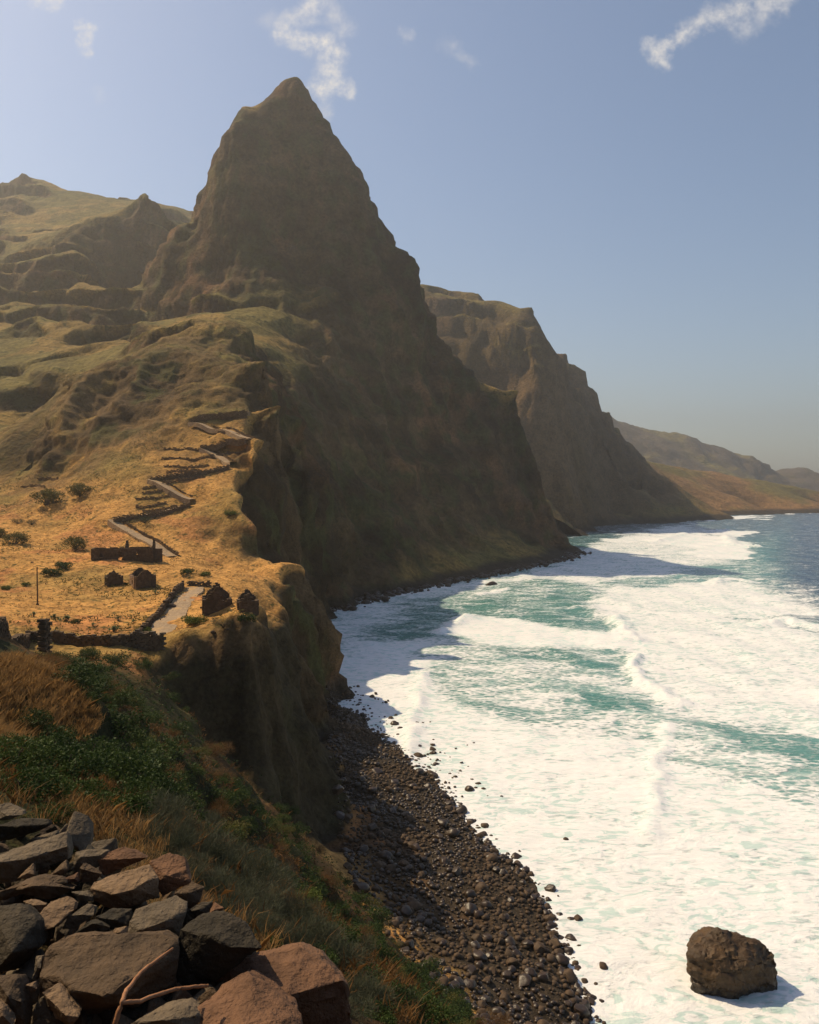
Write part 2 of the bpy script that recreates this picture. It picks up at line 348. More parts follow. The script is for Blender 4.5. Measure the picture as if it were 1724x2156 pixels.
def cover_main(V, N):
    x, y, z = V.T
    n1 = fbm(x, y, z, 30., 4); n2 = fbm(x, y, z, 9., 4, seed=3.); n3 = fbm(x, y, z, 120., 3, seed=9.)
    steep = sstep(.16, .40, (1-N[:, 2])+(n2-.5)*.22)
    near = sstep(300, 170, y)
    veg = lerp(GOLD, OLIVE, np.clip(sstep(.42, .62, n1)*.6+sstep(205, 300, y)*.75, 0, 1))
    veg = lerp(veg, SOIL, sstep(.55, .7, n2)*.7*near)
    veg = lerp(veg, GREEN, sstep(.55, .72, n3)*.5*sstep(300, 500, y))
    rock = lerp(np.tile(ROCK, (len(x), 1)), RED, sstep(.5, .72, n1)*.6)
    bl = bluff(x, y); sp = spur(x, y)
    veg = lerp(veg, np.array((.19, .115, .05)), .75*sp*sstep(.40, .58, n2))
    steep = np.maximum(steep, bl*sstep(.3, .55, n2+.12))
    st = fbm(x, y, z*.18, 22., 4, seed=6.); bd = fbm(x*.06, y*.06, z, 9., 3, seed=8.)
    rock = rock*(.50+.62*sstep(.36, .64, st)+.45*sstep(.42, .66, bd))[:, None]
    C = lerp(veg, rock, steep)
    # moss and scrub in the damp shaded faces by the sea
    C = lerp(C, GREEN, sstep(.5, .65, n2)*.55*steep)
    # the sea cliff under the plateau: scrub-hung rock, shade painted into its colour
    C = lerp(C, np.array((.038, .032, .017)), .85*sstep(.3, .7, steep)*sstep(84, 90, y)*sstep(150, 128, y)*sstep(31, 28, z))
    # near hillside: scrub, dead grass
    nh = sstep(88, 74, y)*sstep(4, 9, z)
    hill = lerp(np.tile((.085, .048, .02), (len(x), 1)), np.array((.028, .03, .011)), sstep(.42, .56, n2))
    C = lerp(C, hill, nh)
    # beach grit and wet rock at the waterline
    C = lerp(C, np.tile(DARK, (len(x), 1)), sstep(5.5, 2.5, z+(n2-.5)*3))
    a = np.clip(1-steep*.8, 0, 1)*sstep(3, 7, z)
    return np.concatenate([C, a[:, None]], 1)
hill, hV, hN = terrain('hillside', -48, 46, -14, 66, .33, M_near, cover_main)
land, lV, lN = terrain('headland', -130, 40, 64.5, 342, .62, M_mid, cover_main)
peak, pV, pN = terrain('mountain', -640, 190, 338, 1140, 1.5, M_far, cover_main)
# the land goes on out of the picture on the left
side, sV, sN = terrain('inland_slope', -420, -128, 20, 342, 4.0, M_far, cover_main)

# ------------------------------------------------------------------ coast beyond the peak and the far range
def rbf(points, c, S=400.):
    A = np.array(points); n = len(A); q = A[:, :2]/S
    k = np.sqrt(((q[:, None]-q[None])**2).sum(-1)+c*c)
    K = np.zeros((n+3, n+3)); K[:n, :n] = k; K[:n, n] = 1; K[:n, n+1:] = q; K[n:, :n] = K[:n, n:].T
    w = np.linalg.solve(K, np.concatenate([A[:, 2], [0, 0, 0]]))
    def h(x, y):
        sh = x.shape; x = x.ravel()/S; y = y.ravel()/S
        k = np.sqrt((x[:, None]-q[None, :, 0])**2+(y[:, None]-q[None, :, 1])**2+c*c)
        return (k@w[:n]+w[n]+w[n+1]*x+w[n+2]*y).reshape(sh)
    return h
B = []
def PB(*a):
    for u, v, y in a: B.append(ray(u, v, y))
PB((880,605,960), (935,618,960), (990,628,955), (1050,634,950), (1095,650,935), (1135,662,925), (1150,712,915), (1168,745,905), (1190,795,900), (1212,880,925), (1245,965,955), (1290,1040,1000), (1315,1078,1050))
PB((1140,740,870), (1130,800,845), (1115,880,825), (1105,900,820), (1040,800,880), (1000,830,860), (960,720,900), (1080,840,850), (1060,730,890), (1200,1000,820), (1180,1090,780), (1240,1070,830), (1130,1000,790))
PB((1212,838,1012), (1250,908,1015), (1292,940,1030), (1345,1020,1060), (1400,1014,1120), (1360,1045,1060), (1450,1050,1180), (1300,985,1010))
PB((1440,985,1450), (1500,992,1480), (1560,1005,1500), (1620,1014,1520), (1680,1025,1540), (1724,1036,1550), (1800,1046,1570), (1900,1056,1600), (1600,1040,1400), (1700,1052,1450), (1560,1050,1330), (1640,1045,1390))
for u, v in ((1175,1122), (1240,1110), (1330,1094), (1450,1085), (1580,1077), (1724,1072), (1850,1069)): B.append((*sea(u, v), 0))
for u, v in ((1200,1140), (1300,1120), (1420,1104), (1600,1094), (1800,1086), (1950,1078)): B.append((*sea(u, v), -14))
B += [(1000,1700,-10), (800,1800,-10), (300,1500,120), (100,1300,230), (-200,1200,280), (-100,1000,250), (0,860,120), (60,760,10), (400,1700,30), (600,1700,10), (900,1800,-20), (100,1000,258), (0,1000,258), (200,1700,60), (300,1250,150), (450,1350,60), (250,1120,190)]
_hB = rbf(B, .03)
def hB(x, y):
    z = _hB(x, y); return terrace(x, y, z, sstep(80, 140, z), 30.)
def cover_far(V, N):
    x, y, z = V.T
    n1 = fbm(x, y, z, 110., 4); n2 = fbm(x, y, z, 40., 4, seed=3.)
    steep = sstep(.12, .36, (1-N[:, 2])+(n2-.5)*.3)
    veg = lerp(lerp(np.tile((.26, .145, .06), (len(x), 1)), np.array((.12, .088, .055)), sstep(1700, 2200, y)), OLIVE, np.maximum(sstep(.45, .65, n1), sstep(1200, 950, y)*.9))
    rock = lerp(np.tile(ROCK, (len(x), 1)), np.array((.13, .08, .05)), sstep(.45, .65, n1))
    C = lerp(veg, rock, steep*.8)
    C = lerp(C, np.tile(DARK, (len(x), 1)), sstep(9, 4, z+(n2-.5)*5))
    return np.concatenate([C, (1-steep*.8)[:, None]*sstep(3, 9, z)[:, None]], 1)
coast, cV, cN = terrain('coastal_mountain', -250, 1150, 745, 1850, 4.5, M_far, cover_far, 1.0, hB)
R = []
for u, v, y in ((1150,850,2700), (1255,868,2700), (1300,885,2720), (1345,900,2740), (1400,915,2760), (1432,911,2780), (1480,930,2800), (1540,952,2820), (1585,962,2830), (1612,988,2850), (1640,992,3000), (1690,987,3050), (1715,996,3060), (1760,1010,3080), (1850,1016,3100)):
    R.append(ray(u, v, y)); p = ray(u, v, y)
    R.append((p[0]*.92-60, y-330, p[2]*.38)); R.append((p[0]*.9-80, y-760, -8)); R.append((p[0]*1.05, y+500, p[2]*.4))
hR = rbf(R, .05, 900.)
dist, dV, dN = terrain('distant_range', 250, 2150, 1900, 3500, 11., M_vfar, cover_far, 4.5, hR)

# ------------------------------------------------------------------ sea
def wc(x, y): return x/y, np.log(y)
def in_poly(px, py, poly):
    c = np.zeros(len(px), bool); n = len(poly)
    for i in range(n):
        x0, y0 = poly[i]; x1, y1 = poly[(i+1) % n]
        if y0 == y1: continue
        c ^= ((y0 > py) != (y1 > py)) & (px < (x1-x0)*(py-y0)/(y1-y0)+x0)
    return c
def poly_dist(px, py, poly, closed=True):
    d = np.full(len(px), 1e9); n = len(poly)
    for i in range(n if closed else n-1):
        x0, y0 = poly[i]; x1, y1 = poly[(i+1) % n]
        dx, dy = x1-x0, y1-y0; L = dx*dx+dy*dy+1e-12
        t = np.clip(((px-x0)*dx+(py-y0)*dy)/L, 0, 1)
        d = np.minimum(d, np.hypot(px-x0-t*dx, py-y0-t*dy))
    return d
NYS, NXS = 560, 460
ys = 50*(5000/50)**(np.arange(NYS)/(NYS-1)); ss = np.linspace(-.26, .78, NXS)
SY, SX = np.meshgrid(ys, ss, indexing='ij'); SX = (SX*(SY+12)).ravel(); SY = SY.ravel()
fx = SX+(fbm(SX, SY, SX*0, 30., 4)-.5)*SY*.07; fy = SY+(fbm(SX, SY, SX*0, 30., 4, seed=4.)-.5)*SY*.10
qx, qy = wc(fx, fy)
F = .30*sstep(700, 250, SY)+.10
REG = [  # foam cover of a stretch of water: value, softness, outline
 (.62, .020, [(690,1290),(760,1262),(900,1235),(1000,1222),(1120,1195),(1230,1160),(1330,1120),(1460,1100),(1500,1150),(1520,1190),(1250,1235),(1150,1215),(1000,1235),(850,1262),(800,1300),(730,1330),(760,1345),(700,1450)]),
 (.85, .020, [(600,1470),(700,1400),(760,1345),(930,1350),(885,1425),(1000,1500),(1150,1540),(1400,1560),(1420,1600),(1560,1640),(1724,1690),(1950,1720),(1950,2600),(1000,2600),(600,1700)]),
 (.24, .014, [(860,1290),(960,1262),(1230,1250),(1290,1290),(1290,1320),(1180,1330),(1000,1300),(930,1330),(880,1345),(800,1345)]),
 (.48, .016, [(1000,1355),(1200,1372),(1340,1400),(1420,1480),(1430,1510),(1390,1545),(1200,1530),(1000,1470),(900,1410),(830,1370),(930,1350)]),
 (.20, .010, [(1020,1360),(1200,1375),(1310,1395),(1300,1410),(1150,1390)]),
 (.15, .010, [(1220,1455),(1420,1486),(1410,1508),(1250,1490)]),
 (.76, .016, [(1255,1242),(1400,1235),(1560,1225),(1720,1285),(1950,1330),(1950,1600),(1650,1520),(1500,1510),(1425,1480),(1340,1390),(1310,1330),(1270,1280)]),
 (.35, .012, [(1520,1295),(1724,1290),(1780,1335),(1600,1315)]),
 (.52, .016, [(1420,1500),(1600,1530),(1724,1560),(1950,1600),(1950,1730),(1724,1680),(1560,1630),(1430,1590)]),
 (.26, .012, [(1480,1515),(1724,1548),(1800,1620),(1700,1610),(1560,1560)]),
 (.07, .020, [(1640,1080),(2000,1070),(2000,1300),(1760,1275),(1640,1200),(1610,1140)]),
 (.99, .010, [(930,1332),(985,1300),(1100,1308),(1200,1325),(1320,1335),(1420,1370),(1250,1368),(1050,1352)]),
 (1.0, .008, [(1375,1142),(1440,1122),(1530,1130),(1600,1152),(1580,1176),(1500,1172)]),
 (1.0, .004, [(1485,1118),(1560,1118),(1560,1126),(1490,1126)]),
 (.98, .004, [(1480,1077.5),(1724,1072),(1800,1073),(1800,1078),(1724,1077),(1600,1082)]),
 (.85, .005, [(1380,1090),(1600,1085),(1590,1092),(1400,1097)]),
 (.80, .006, [(1250,1132),(1400,1128),(1380,1142),(1270,1140)]),
]
for val, soft, poly in REG:
    pw = [wc(*sea(u, v)) for u, v in poly]
    ins = in_poly(qx, qy, pw); d = poly_dist(qx, qy, pw); d = np.where(ins, d, -d)
    k = sstep(-soft, soft, d); F = F*(1-k)+val*k
# breaking crests: white lips with real height
Z = np.zeros(len(SX))
for i, (wx, wy, L, A) in enumerate(((-.92,-.39,27,.30), (-.99,-.1,17,.16), (-.75,-.66,11,.09), (-.98,.2,7,.05))):
    ph = (SX*wx+SY*wy)/L*2*math.pi+4*fbm(SX, SY, SX*0, 80., 2, seed=i)
    Z += A*np.sin(ph)*sstep(30, 200, SX+SY*.4)
Z += (fbm(SX, SY, SX*0, 6., 4)-.5)*.5
CREST = [(.75, 1.8, [(893,1418),(873,1500),(866,1560),(868,1625)]), (.5, 1.6, [(1412,1528),(1392,1590),(1372,1660),(1362,1760)]),
         (1.2, 2.0, [(1345,1380),(1332,1395),(1352,1435),(1388,1462),(1428,1482)]), (1.5, 3., [(1300,1302),(1312,1322),(1330,1348)]),
         (1.4, 3., [(930,1332),(960,1312),(988,1300)]), (2.0, 5., [(1528,1128),(1545,1148),(1595,1152)]), (1.6, 6., [(1375,1142),(1440,1124)]),
         (1.6, 5., [(1485,1118),(1530,1116)]), (1.2, 3.5, [(1500,1228),(1535,1218),(1580,1225)]), (1.3, 4., [(1600,1318),(1650,1305),(1724,1322)]), (.8, 2., [(1010,1252),(1060,1240)])]
lip = np.zeros(len(SX))
for A, w, pl in CREST:
    pw = [sea(u, v) for u, v in pl]
    d = poly_dist(SX+(fbm(SX, SY, SX*0, 9., 3)-.5)*5, SY+(fbm(SX, SY, SX*0, 9., 3, seed=2.)-.5)*5, pw, False)
    b = np.exp(-(d/w)**2); Z += A*b*(.25+1.1*fbm(SX, SY, SX*0, 2.6, 3)); lip = np.maximum(lip, np.exp(-(d/(w*1.5))**2))
F = np.maximum(F, lip)
DEEP = sstep(1560, 1700, U0+SX/SY*FP)*sstep(170, 320, SY)
DEEP = np.maximum(DEEP, sstep(380, 900, SY)*.8)
def sea_mat():
    t = NT('sea_water'); p = t.pos(); a = t.attr('foam')
    sep = t.new('ShaderNodeSeparateColor'); t.l.new(a.outputs['Color'], sep.inputs[0])
    f, deep, lipo = sep.outputs[0], sep.outputs[1], sep.outputs[2]
    rot = t.new('ShaderNodeMapping'); t.l.new(p, rot.inputs[0]); rot.inputs['Rotation'].default_value = (0, 0, math.radians(9)); rot.inputs['Scale'].default_value = (.5, 1., 1.)
    n1 = t.noise(rot.outputs[0], .16, 9, .66, .7)
    n2 = t.noise(rot.outputs[0], .9, 6, .62, .9)
    vo = t.new('ShaderNodeTexVoronoi', feature='DISTANCE_TO_EDGE'); vo.inputs['Scale'].default_value = .75
    dn = t.new('ShaderNodeTexNoise'); dn.inputs['Scale'].default_value = .8; dn.inputs['Detail'].default_value = 4; t.l.new(rot.outputs[0], dn.inputs['Vector'])
    add = t.new('ShaderNodeVectorMath', operation='MULTIPLY_ADD'); t.l.new(dn.outputs['Color'], add.inputs[0]); add.inputs[1].default_value = (1.8, 1.8, 1.8); t.l.new(rot.outputs[0], add.inputs[2])
    t.l.new(add.outputs[0], vo.inputs['Vector'])
    lace = t.ramp(vo.outputs['Distance'], .0, .34, 1., 0.)
    n = t.math('ADD', t.math('MULTIPLY', n1, .62), t.math('MULTIPLY', n2, .28))
    n = t.math('ADD', n, t.math('MULTIPLY', lace, .13))
    n = t.ramp(n, .33, .68)                         # spread to 0..1
    n.node.interpolation_type = 'LINEAR'
    T = t.math('SUBTRACT', 1., f)
    k = t.ramp(n, t.math('SUBTRACT', T, .24), t.math('ADD', T, .24))
    thin = t.math('MULTIPLY', t.math('POWER', f, 1.6), .95)              # bubbles under the surface
    water = t.mix(deep, (.055, .235, .21), (.008, .045, .11))
    water = t.mix(t.ramp(n2, .35, .7, 0., .5), water, t.mix(deep, (.02, .11, .10), (.006, .03, .06)))
    milk = t.mix(thin, water, (.50, .70, .67))
    colr = t.mix(k, milk, t.mix(t.ramp(n2, .3, .7), (.78, .79, .79), (.87, .88, .88)))
    # thin places in the froth, long with the drift
    w1 = t.noise(t.mapping(p, (.34, .62, 1.)), 1., 5, .55, 1.2); w2 = t.noise(p, .045, 3, .5)
    win = t.math('MULTIPLY', t.ramp(t.math('ADD', w1, t.math('MULTIPLY', w2, .35)), .70, .80), .75)
    colr = t.mix(win, colr, t.mix(.35, milk, (.62, .78, .75)))
    t.l.new(colr, t.b.inputs['Base Color'])
    t.l.new(t.ramp(k, 0., 1., .22, .85), t.b.inputs['Roughness'])
    t.b.inputs['Specular IOR Level'].default_value = .35
    n3 = t.noise(rot.outputs[0], 2.2, 6, .65, .5)
    b = t.bump(n1, .5, 1.6); b = t.bump(n2, .32, .45, b); b = t.bump(n3, .25, .15, b); b = t.bump(k, .5, .2, b)
    t.l.new(b, t.b.inputs['Normal'])
    return t.m
sea_o = grid_obj('sea', np.stack([SX, SY, Z], 1), NYS, NXS, sea_mat())
set_color(sea_o, 'foam', np.stack([np.clip(F, 0, 1), DEEP, lip], 1))
tag(sea_o, kind='structure')
# ------------------------------------------------------------------ ground look-ups
def quads(ny, nx):
    idx = np.arange(ny*nx).reshape(ny, nx)
    return np.stack([idx[:-1, :-1], idx[:-1, 1:], idx[1:, 1:], idx[1:, :-1]], -1).reshape(-1, 4)
def bvh(o):
    me = o.data; n = len(me.vertices); co = np.empty(n*3, np.float32); me.vertices.foreach_get('co', co)
    li = np.empty(len(me.loops), np.int32); me.loops.foreach_get('vertex_index', li)
    return BVHTree.FromPolygons(co.reshape(-1, 3).tolist(), li.reshape(-1, 4).tolist())
TREES = [bvh(hill), bvh(land)]
EYE = Vector((0, 0, H))
def pix(u, v, lo=1.):
    """where the line of sight through (u, v) meets the ground"""
    d = Vector(((u-U0)/FP, 1, -(v-V0)/FP)).normalized(); best = None
    for t in TREES:
        h = t.ray_cast(EYE, d, 2000)
        if h[0] is not None and (best is None or h[3] < best[1]): best = (h[0], h[3])
    return best[0] if best else None
def ground(x, y, default=0.):
    z = None
    for t in TREES:
        h = t.ray_cast(Vector((x, y, 400)), Vector((0, 0, -1)), 800)
        if h[0] is not None: z = h[0].z if z is None else max(z, h[0].z)
    return default if z is None else z
def project(V):
    y = np.maximum(V[:, 1], .01); return U0+V[:, 0]/y*FP, V0-(V[:, 2]-H)/y*FP
def empty(name, loc, rz=0.):
    o = bpy.data.objects.new(name, None); col.objects.link(o); o.location = loc; o.rotation_euler = (0, 0, rz)
    o.empty_display_size = .2
    return o
def copy_tree(o, parent=None):
    c = o.copy(); col.objects.link(c); c.parent = parent
    for ch in o.children: copy_tree(ch, c)
    return c
def data_obj(name, me, loc=(0, 0, 0), rot=(0, 0, 0), scale=(1, 1, 1), parent=None):
    o = bpy.data.objects.new(name, me); col.objects.link(o); o.location = loc; o.rotation_euler = rot; o.scale = scale
    if parent: o.parent = parent
    return o

# ------------------------------------------------------------------ materials of the things
def rock_mat(name, c1, c2, scale=2., rough=.85, bump=.03, spec=.25, pits=True):
    t = NT(name); p = t.pos()
    n1 = t.noise(p, scale, 7, .62); n2 = t.noise(p, scale*7, 5, .6); n3 = t.noise(p, scale*.45, 3, .5)
    c = t.mix(t.ramp(n1, .35, .68), c1, c2)
    c = t.mix(t.ramp(n3, .5, .7, 0., .45), c, tuple(k*.55 for k in c1))
    c = t.mix(t.ramp(n2, .55, .75, 0., .5), c, tuple(k*.5 for k in c2))
    t.l.new(c, t.b.inputs['Base Color']); t.b.inputs['Roughness'].default_value = rough
    t.b.inputs['Specular IOR Level'].default_value = spec
    b = t.bump(n1, .7, bump*3); b = t.bump(n2, .7, bump, b)
    if pits:
        v = t.new('ShaderNodeTexVoronoi'); v.inputs['Scale'].default_value = scale*9; t.l.new(p, v.inputs['Vector'])
        b = t.bump(t.ramp(v.outputs['Distance'], 0., .3), .35, bump, b)
    t.l.new(b, t.b.inputs['Normal'])
    return t.m
M_grey = rock_mat('basalt_grey', (.095, .074, .050), (.165, .125, .082), 2.4, bump=.05)
M_tan = rock_mat('basalt_tan', (.155, .100, .058), (.24, .158, .09), 2.4, bump=.05)
M_red = rock_mat('basalt_red', (.105, .055, .030), (.19, .098, .052), 2.4, bump=.05)
M_dark = rock_mat('basalt_dark', (.028, .023, .015), (.058, .045, .029), 2.4, bump=.05)
M_brown = rock_mat('basalt_brown', (.072, .048, .028), (.125, .08, .045), 2.4, bump=.05)
M_wet = rock_mat('beach_basalt', (.028, .017, .009), (.054, .031, .016), 1.4, .42, .02, .5)
M_beach_dry = rock_mat('beach_basalt_dry', (.058, .037, .021), (.10, .062, .034), 1.4, .7, .02, .3)
M_searock = rock_mat('sea_rock', (.050, .028, .011), (.095, .052, .019), .6, .5, .12, .4)
def wet_foot(m, z0, z1):
    # spray keeps the foot of the rock wet: darker and shiny
    n, l = m.node_tree.nodes, m.node_tree.links; b = n['Principled BSDF']; src = b.inputs['Base Color'].links[0].from_socket
    sp_ = n.new('ShaderNodeSeparateXYZ'); l.new(n.new('ShaderNodeNewGeometry').outputs['Position'], sp_.inputs[0])
    r = n.new('ShaderNodeMapRange'); l.new(sp_.outputs[2], r.inputs[0]); r.inputs[1].default_value = z0; r.inputs[2].default_value = z1
    mx = n.new('ShaderNodeMix'); mx.data_type = 'RGBA'; l.new(r.outputs[0], mx.inputs[0]); mx.inputs[6].default_value = (.018, .012, .006, 1); l.new(src, mx.inputs[7]); l.new(mx.outputs[2], b.inputs['Base Color'])
    r2 = n.new('ShaderNodeMapRange'); l.new(sp_.outputs[2], r2.inputs[0]); r2.inputs[1].default_value = z0; r2.inputs[2].default_value = z1; r2.inputs[3].default_value = .2; r2.inputs[4].default_value = .6; l.new(r2.outputs[0], b.inputs['Roughness'])
wet_foot(M_searock, .2, 1.5)
M_stone = rock_mat('dry_stone', (.075, .052, .034), (.13, .09, .058), 1.6, .92, .03, .1, False)
M_earthwall = rock_mat('earthy_dry_stone', (.12, .082, .05), (.20, .135, .08), 1.6, .92, .03, .1, False)
M_pale_wall = rock_mat('pale_wall', (.26, .18, .12), (.36, .25, .17), 1.2, .92, .02, .1, False)  # much paler than the dry stone, in the same hue
M_wood = rock_mat('weathered_pole', (.09, .06, .04), (.14, .10, .07), 3., .85, .005, .1, False)
M_branch = rock_mat('dead_branch', (.26, .12, .055), (.40, .20, .10), 9., .7, .004, .2, False)
def path_mat():
    t = NT('cobbled_path'); p = t.pos()
    v = t.new('ShaderNodeTexVoronoi'); v.inputs['Scale'].default_value = 2.6; t.l.new(p, v.inputs['Vector'])
    n = t.noise(p, .8, 5, .6)
    c = t.mix(t.ramp(n, .35, .7), (.34, .25, .16), (.47, .33, .19))
    c = t.mix(t.ramp(v.outputs['Distance'], .25, .55, 0., .5), c, (.20, .13, .07))
    c = t.mix(t.ramp(t.noise(p, .35, 4), .55, .7, 0., .7), c, (.52, .31, .11))
    t.l.new(c, t.b.inputs['Base Color']); t.b.inputs['Roughness'].default_value = .95
    t.l.new(t.bump(v.outputs['Distance'], .6, .08), t.b.inputs['Normal'])
    return t.m
M_path = path_mat()
def leaf_mat(name, c1, c2, transl=.25, rough=.55):
    t = NT(name); p = t.pos()
    r = t.noise(p, 3.2, 3, .6); oi = t.new('ShaderNodeObjectInfo').outputs['Random']
    f = t.math('ADD', t.ramp(r, .3, .7), t.math('MULTIPLY', t.math('SUBTRACT', oi, .5), .5), clamp=True)
    c = t.mix(f, c1, c2); t.l.new(c, t.b.inputs['Base Color']); t.b.inputs['Roughness'].default_value = rough
    t.b.inputs['Specular IOR Level'].default_value = .10
    tr = t.new('ShaderNodeBsdfTranslucent'); t.l.new(c, tr.inputs['Color'])
    mx = t.new('ShaderNodeMixShader'); mx.inputs[0].default_value = transl
    t.l.new(t.b.outputs[0], mx.inputs[1]); t.l.new(tr.outputs[0], mx.inputs[2]); t.l.new(mx.outputs[0], t.o.inputs['Surface'])
    return t.m
L_green = leaf_mat('leaf_green', (.022, .044, .012), (.060, .090, .022))
L_bright = leaf_mat('leaf_bright', (.075, .105, .022), (.13, .15, .035))
L_olive = leaf_mat('leaf_olive', (.085, .085, .022), (.14, .125, .035))
L_grey = leaf_mat('leaf_grey', (.050, .060, .038), (.10, .105, .065))
L_pale = leaf_mat('leaf_pale', (.10, .15, .075), (.20, .25, .13))
L_dead = leaf_mat('dead_grass', (.25, .145, .055), (.42, .26, .11), .35)
L_rust = leaf_mat('rusty_scrub', (.11, .058, .022), (.20, .108, .042), .3)

# ------------------------------------------------------------------ paths and dry-stone walls
def resample(pts, step):
    out = [Vector(pts[0])]
    for a, b in zip(pts[:-1], pts[1:]):
        a, b = Vector(a), Vector(b); n = max(1, int((b-a).length/step))
        out += [a.lerp(b, (i+1)/n) for i in range(n)]
    return out
def smooth_z(pts, k=4):
    z = [p.z for p in pts]
    for _ in range(k): z = [z[0]]+[(z[i-1]+2*z[i]+z[i+1])/4 for i in range(1, len(z)-1)]+[z[-1]]
    for p, zz in zip(pts, z): p.z = zz
def side_dirs(pts):
    S = []
    for i in range(len(pts)):
        t = pts[min(i+1, len(pts)-1)]-pts[max(i-1, 0)]; t.z = 0; t.normalize()
        S.append(Vector((t.y, -t.x, 0)))          # right of the walking direction
    return S
def ribbon(name, pts, width, mat, lift=.10):
    """a path with a level bed on the slope and skirts into the ground"""
    pts = resample(pts, .8)
    S0 = side_dirs(pts)
    for p, s in zip(pts, S0): p.z = max(ground(p.x, p.y, p.z), ground(p.x+s.x*width*.4, p.y+s.y*width*.4, -99), ground(p.x-s.x*width*.4, p.y-s.y*width*.4, -99))*.7+.3*ground(p.x, p.y, p.z)+lift
    smooth_z(pts, 6); S = side_dirs(pts); V = []; Fc = []
    for i, (p, s) in enumerate(zip(pts, S)):
        for k, (o, dz) in enumerate(((-.56, -1.4), (-.5, -.02), (-.25, .02), (0, .03), (.25, .02), (.5, -.02), (.56, -1.4))):
            j = (random.random()-.5)*.12 if k in (1, 5) else 0
            V.append((p.x+s.x*(o*width+j), p.y+s.y*(o*width+j), p.z+dz+(random.random()-.5)*.03))
        if i:
            for k in range(6): a = i*7+k; Fc.append((a-7, a-6, a+1, a))
    o = mesh_obj(name, V, Fc, mat); tag(o, kind='structure')
    return o, pts, S
def stones(rows):
    """rows of (centre, tangent, normal, len, thick, height) -> rough boxes in one mesh"""
    V = []; Fc = []
    for c, t, n, L, T, hh in rows:
        b = len(V); up = Vector((0, 0, 1))
        for k in range(8):
            sx = (-.5, .5)[k & 1]; sy = (-.5, .5)[(k >> 1) & 1]; sz = (-.5, .5)[k >> 2]
            j = lambda a: a*random.uniform(.80, 1.06)
            V.append(tuple(c+t*(j(sx)*L)+n*(j(sy)*T)+up*(j(sz)*hh)))
        Fc += [(b, b+2, b+3, b+1), (b+4, b+5, b+7, b+6), (b, b+1, b+5, b+4), (b+2, b+6, b+7, b+3), (b, b+4, b+6, b+2), (b+1, b+3, b+7, b+5)]
    return V, Fc
def wall_rows(pts, height, thick=.5, course=.28, length=.5, base=.35, ragged=.25):
    rows = []; pts = resample(pts, length)
    for i in range(len(pts)-1):
        a, b = pts[i], pts[i+1]; t = b-a; L = t.length; t.z = 0; t.normalize(); n = Vector((t.y, -t.x, 0))
        hgt = height(i/(len(pts)-1)) if callable(height) else height
        hgt *= 1+ragged*(random.random()-.6)
        k = 0; z = -base
        while z < hgt:
            hh = course*random.uniform(.8, 1.25)
            c = a.lerp(b, .5+(.25 if k % 2 else -.25)+random.uniform(-.08, .08))
            rows.append((c+Vector((0, 0, z+hh/2))+n*random.uniform(-.04, .04), t, n, L*random.uniform(.9, 1.1), thick*random.uniform(.85, 1.1), hh*1.04)); z += hh; k += 1
    return rows
def stone_wall(name, pts, height, label, cat='wall', group=None, mat=None, **kw):
    rows = wall_rows(pts, height, **kw); V, Fc = stones(rows)
    c = Vector(pts[0]); V = [(v[0]-c.x, v[1]-c.y, v[2]-c.z) for v in V]
    o = mesh_obj(name, V, Fc, mat or M_stone); o.location = c
    return tag(o, label, cat, group)
def on_ground(uv, dz=0.):
    out = []
    for u, v in uv:
        p = pix(u, v)
        if p is None: p = Vector(ray(u, v, 100))
        out.append(p+Vector((0, 0, dz)))
    return out
def snap(pts):
    return [Vector((p.x, p.y, ground(p.x, p.y, p.z))) for p in resample(pts, 1.5)]

pl = on_ground([(318,1356), (345,1322), (372,1286), (392,1258), (410,1236)])
plateau_path, pp, pS = ribbon('path', pl, 3.3, M_path, .05)
stone_wall('stone_wall', snap([p-s*2.1 for p, s in zip(pp, pS)][2:]), lambda t: .8+.5*t, 'rough dark stone wall running along the left edge of the pale plateau path')
e, es = pp[-1], pS[-1]
stone_wall('stone_wall', snap([e-es*2.0+Vector((.4, 1.4, 0)), e+es*2.2+Vector((.4, 1.2, 0))]), .8, 'short stone wall closing the far upper end of the pale plateau path')
ZZ = [((363,1173), (311,1139), (237,1098)), ((237,1097), (304,1086), (396,1063)), ((407,1058), (362,1034), (318,1012)), ((316,1010), (400,999), (480,984)),
      ((493,978), (460,962), (426,946)), ((424,944), (481,933), (524,929)), ((530,924), (478,908), (402,894)), ((400,892), (460,876), (528,868))]
ORD = ('lowest', 'second', 'third', 'fourth', 'fifth', 'sixth', 'seventh', 'topmost')
for i, leg in enumerate(ZZ):
    o, lp, lS = ribbon('path', on_ground(leg), 2.6, M_path, .15)
    down = [s if s.y < 0 else -s for s in lS]
    if i % 2: stone_wall('retaining_wall', [p+s*1.45-Vector((0, 0, 1.0)) for p, s in zip(lp, down)][::2], 1.35, 'dark stone retaining wall under the %s leg of the zigzag path' % ORD[i], 'wall', 'retaining walls of the zigzag path', thick=.45, base=.5, mat=M_earthwall)
    else: stone_wall('retaining_wall', [p-s*1.5 for p, s in zip(lp, down)][::2], .55, 'dark stone bank wall above the %s leg of the zigzag path' % ORD[i], 'wall', 'retaining walls of the zigzag path', thick=.4, base=.6, mat=M_earthwall)
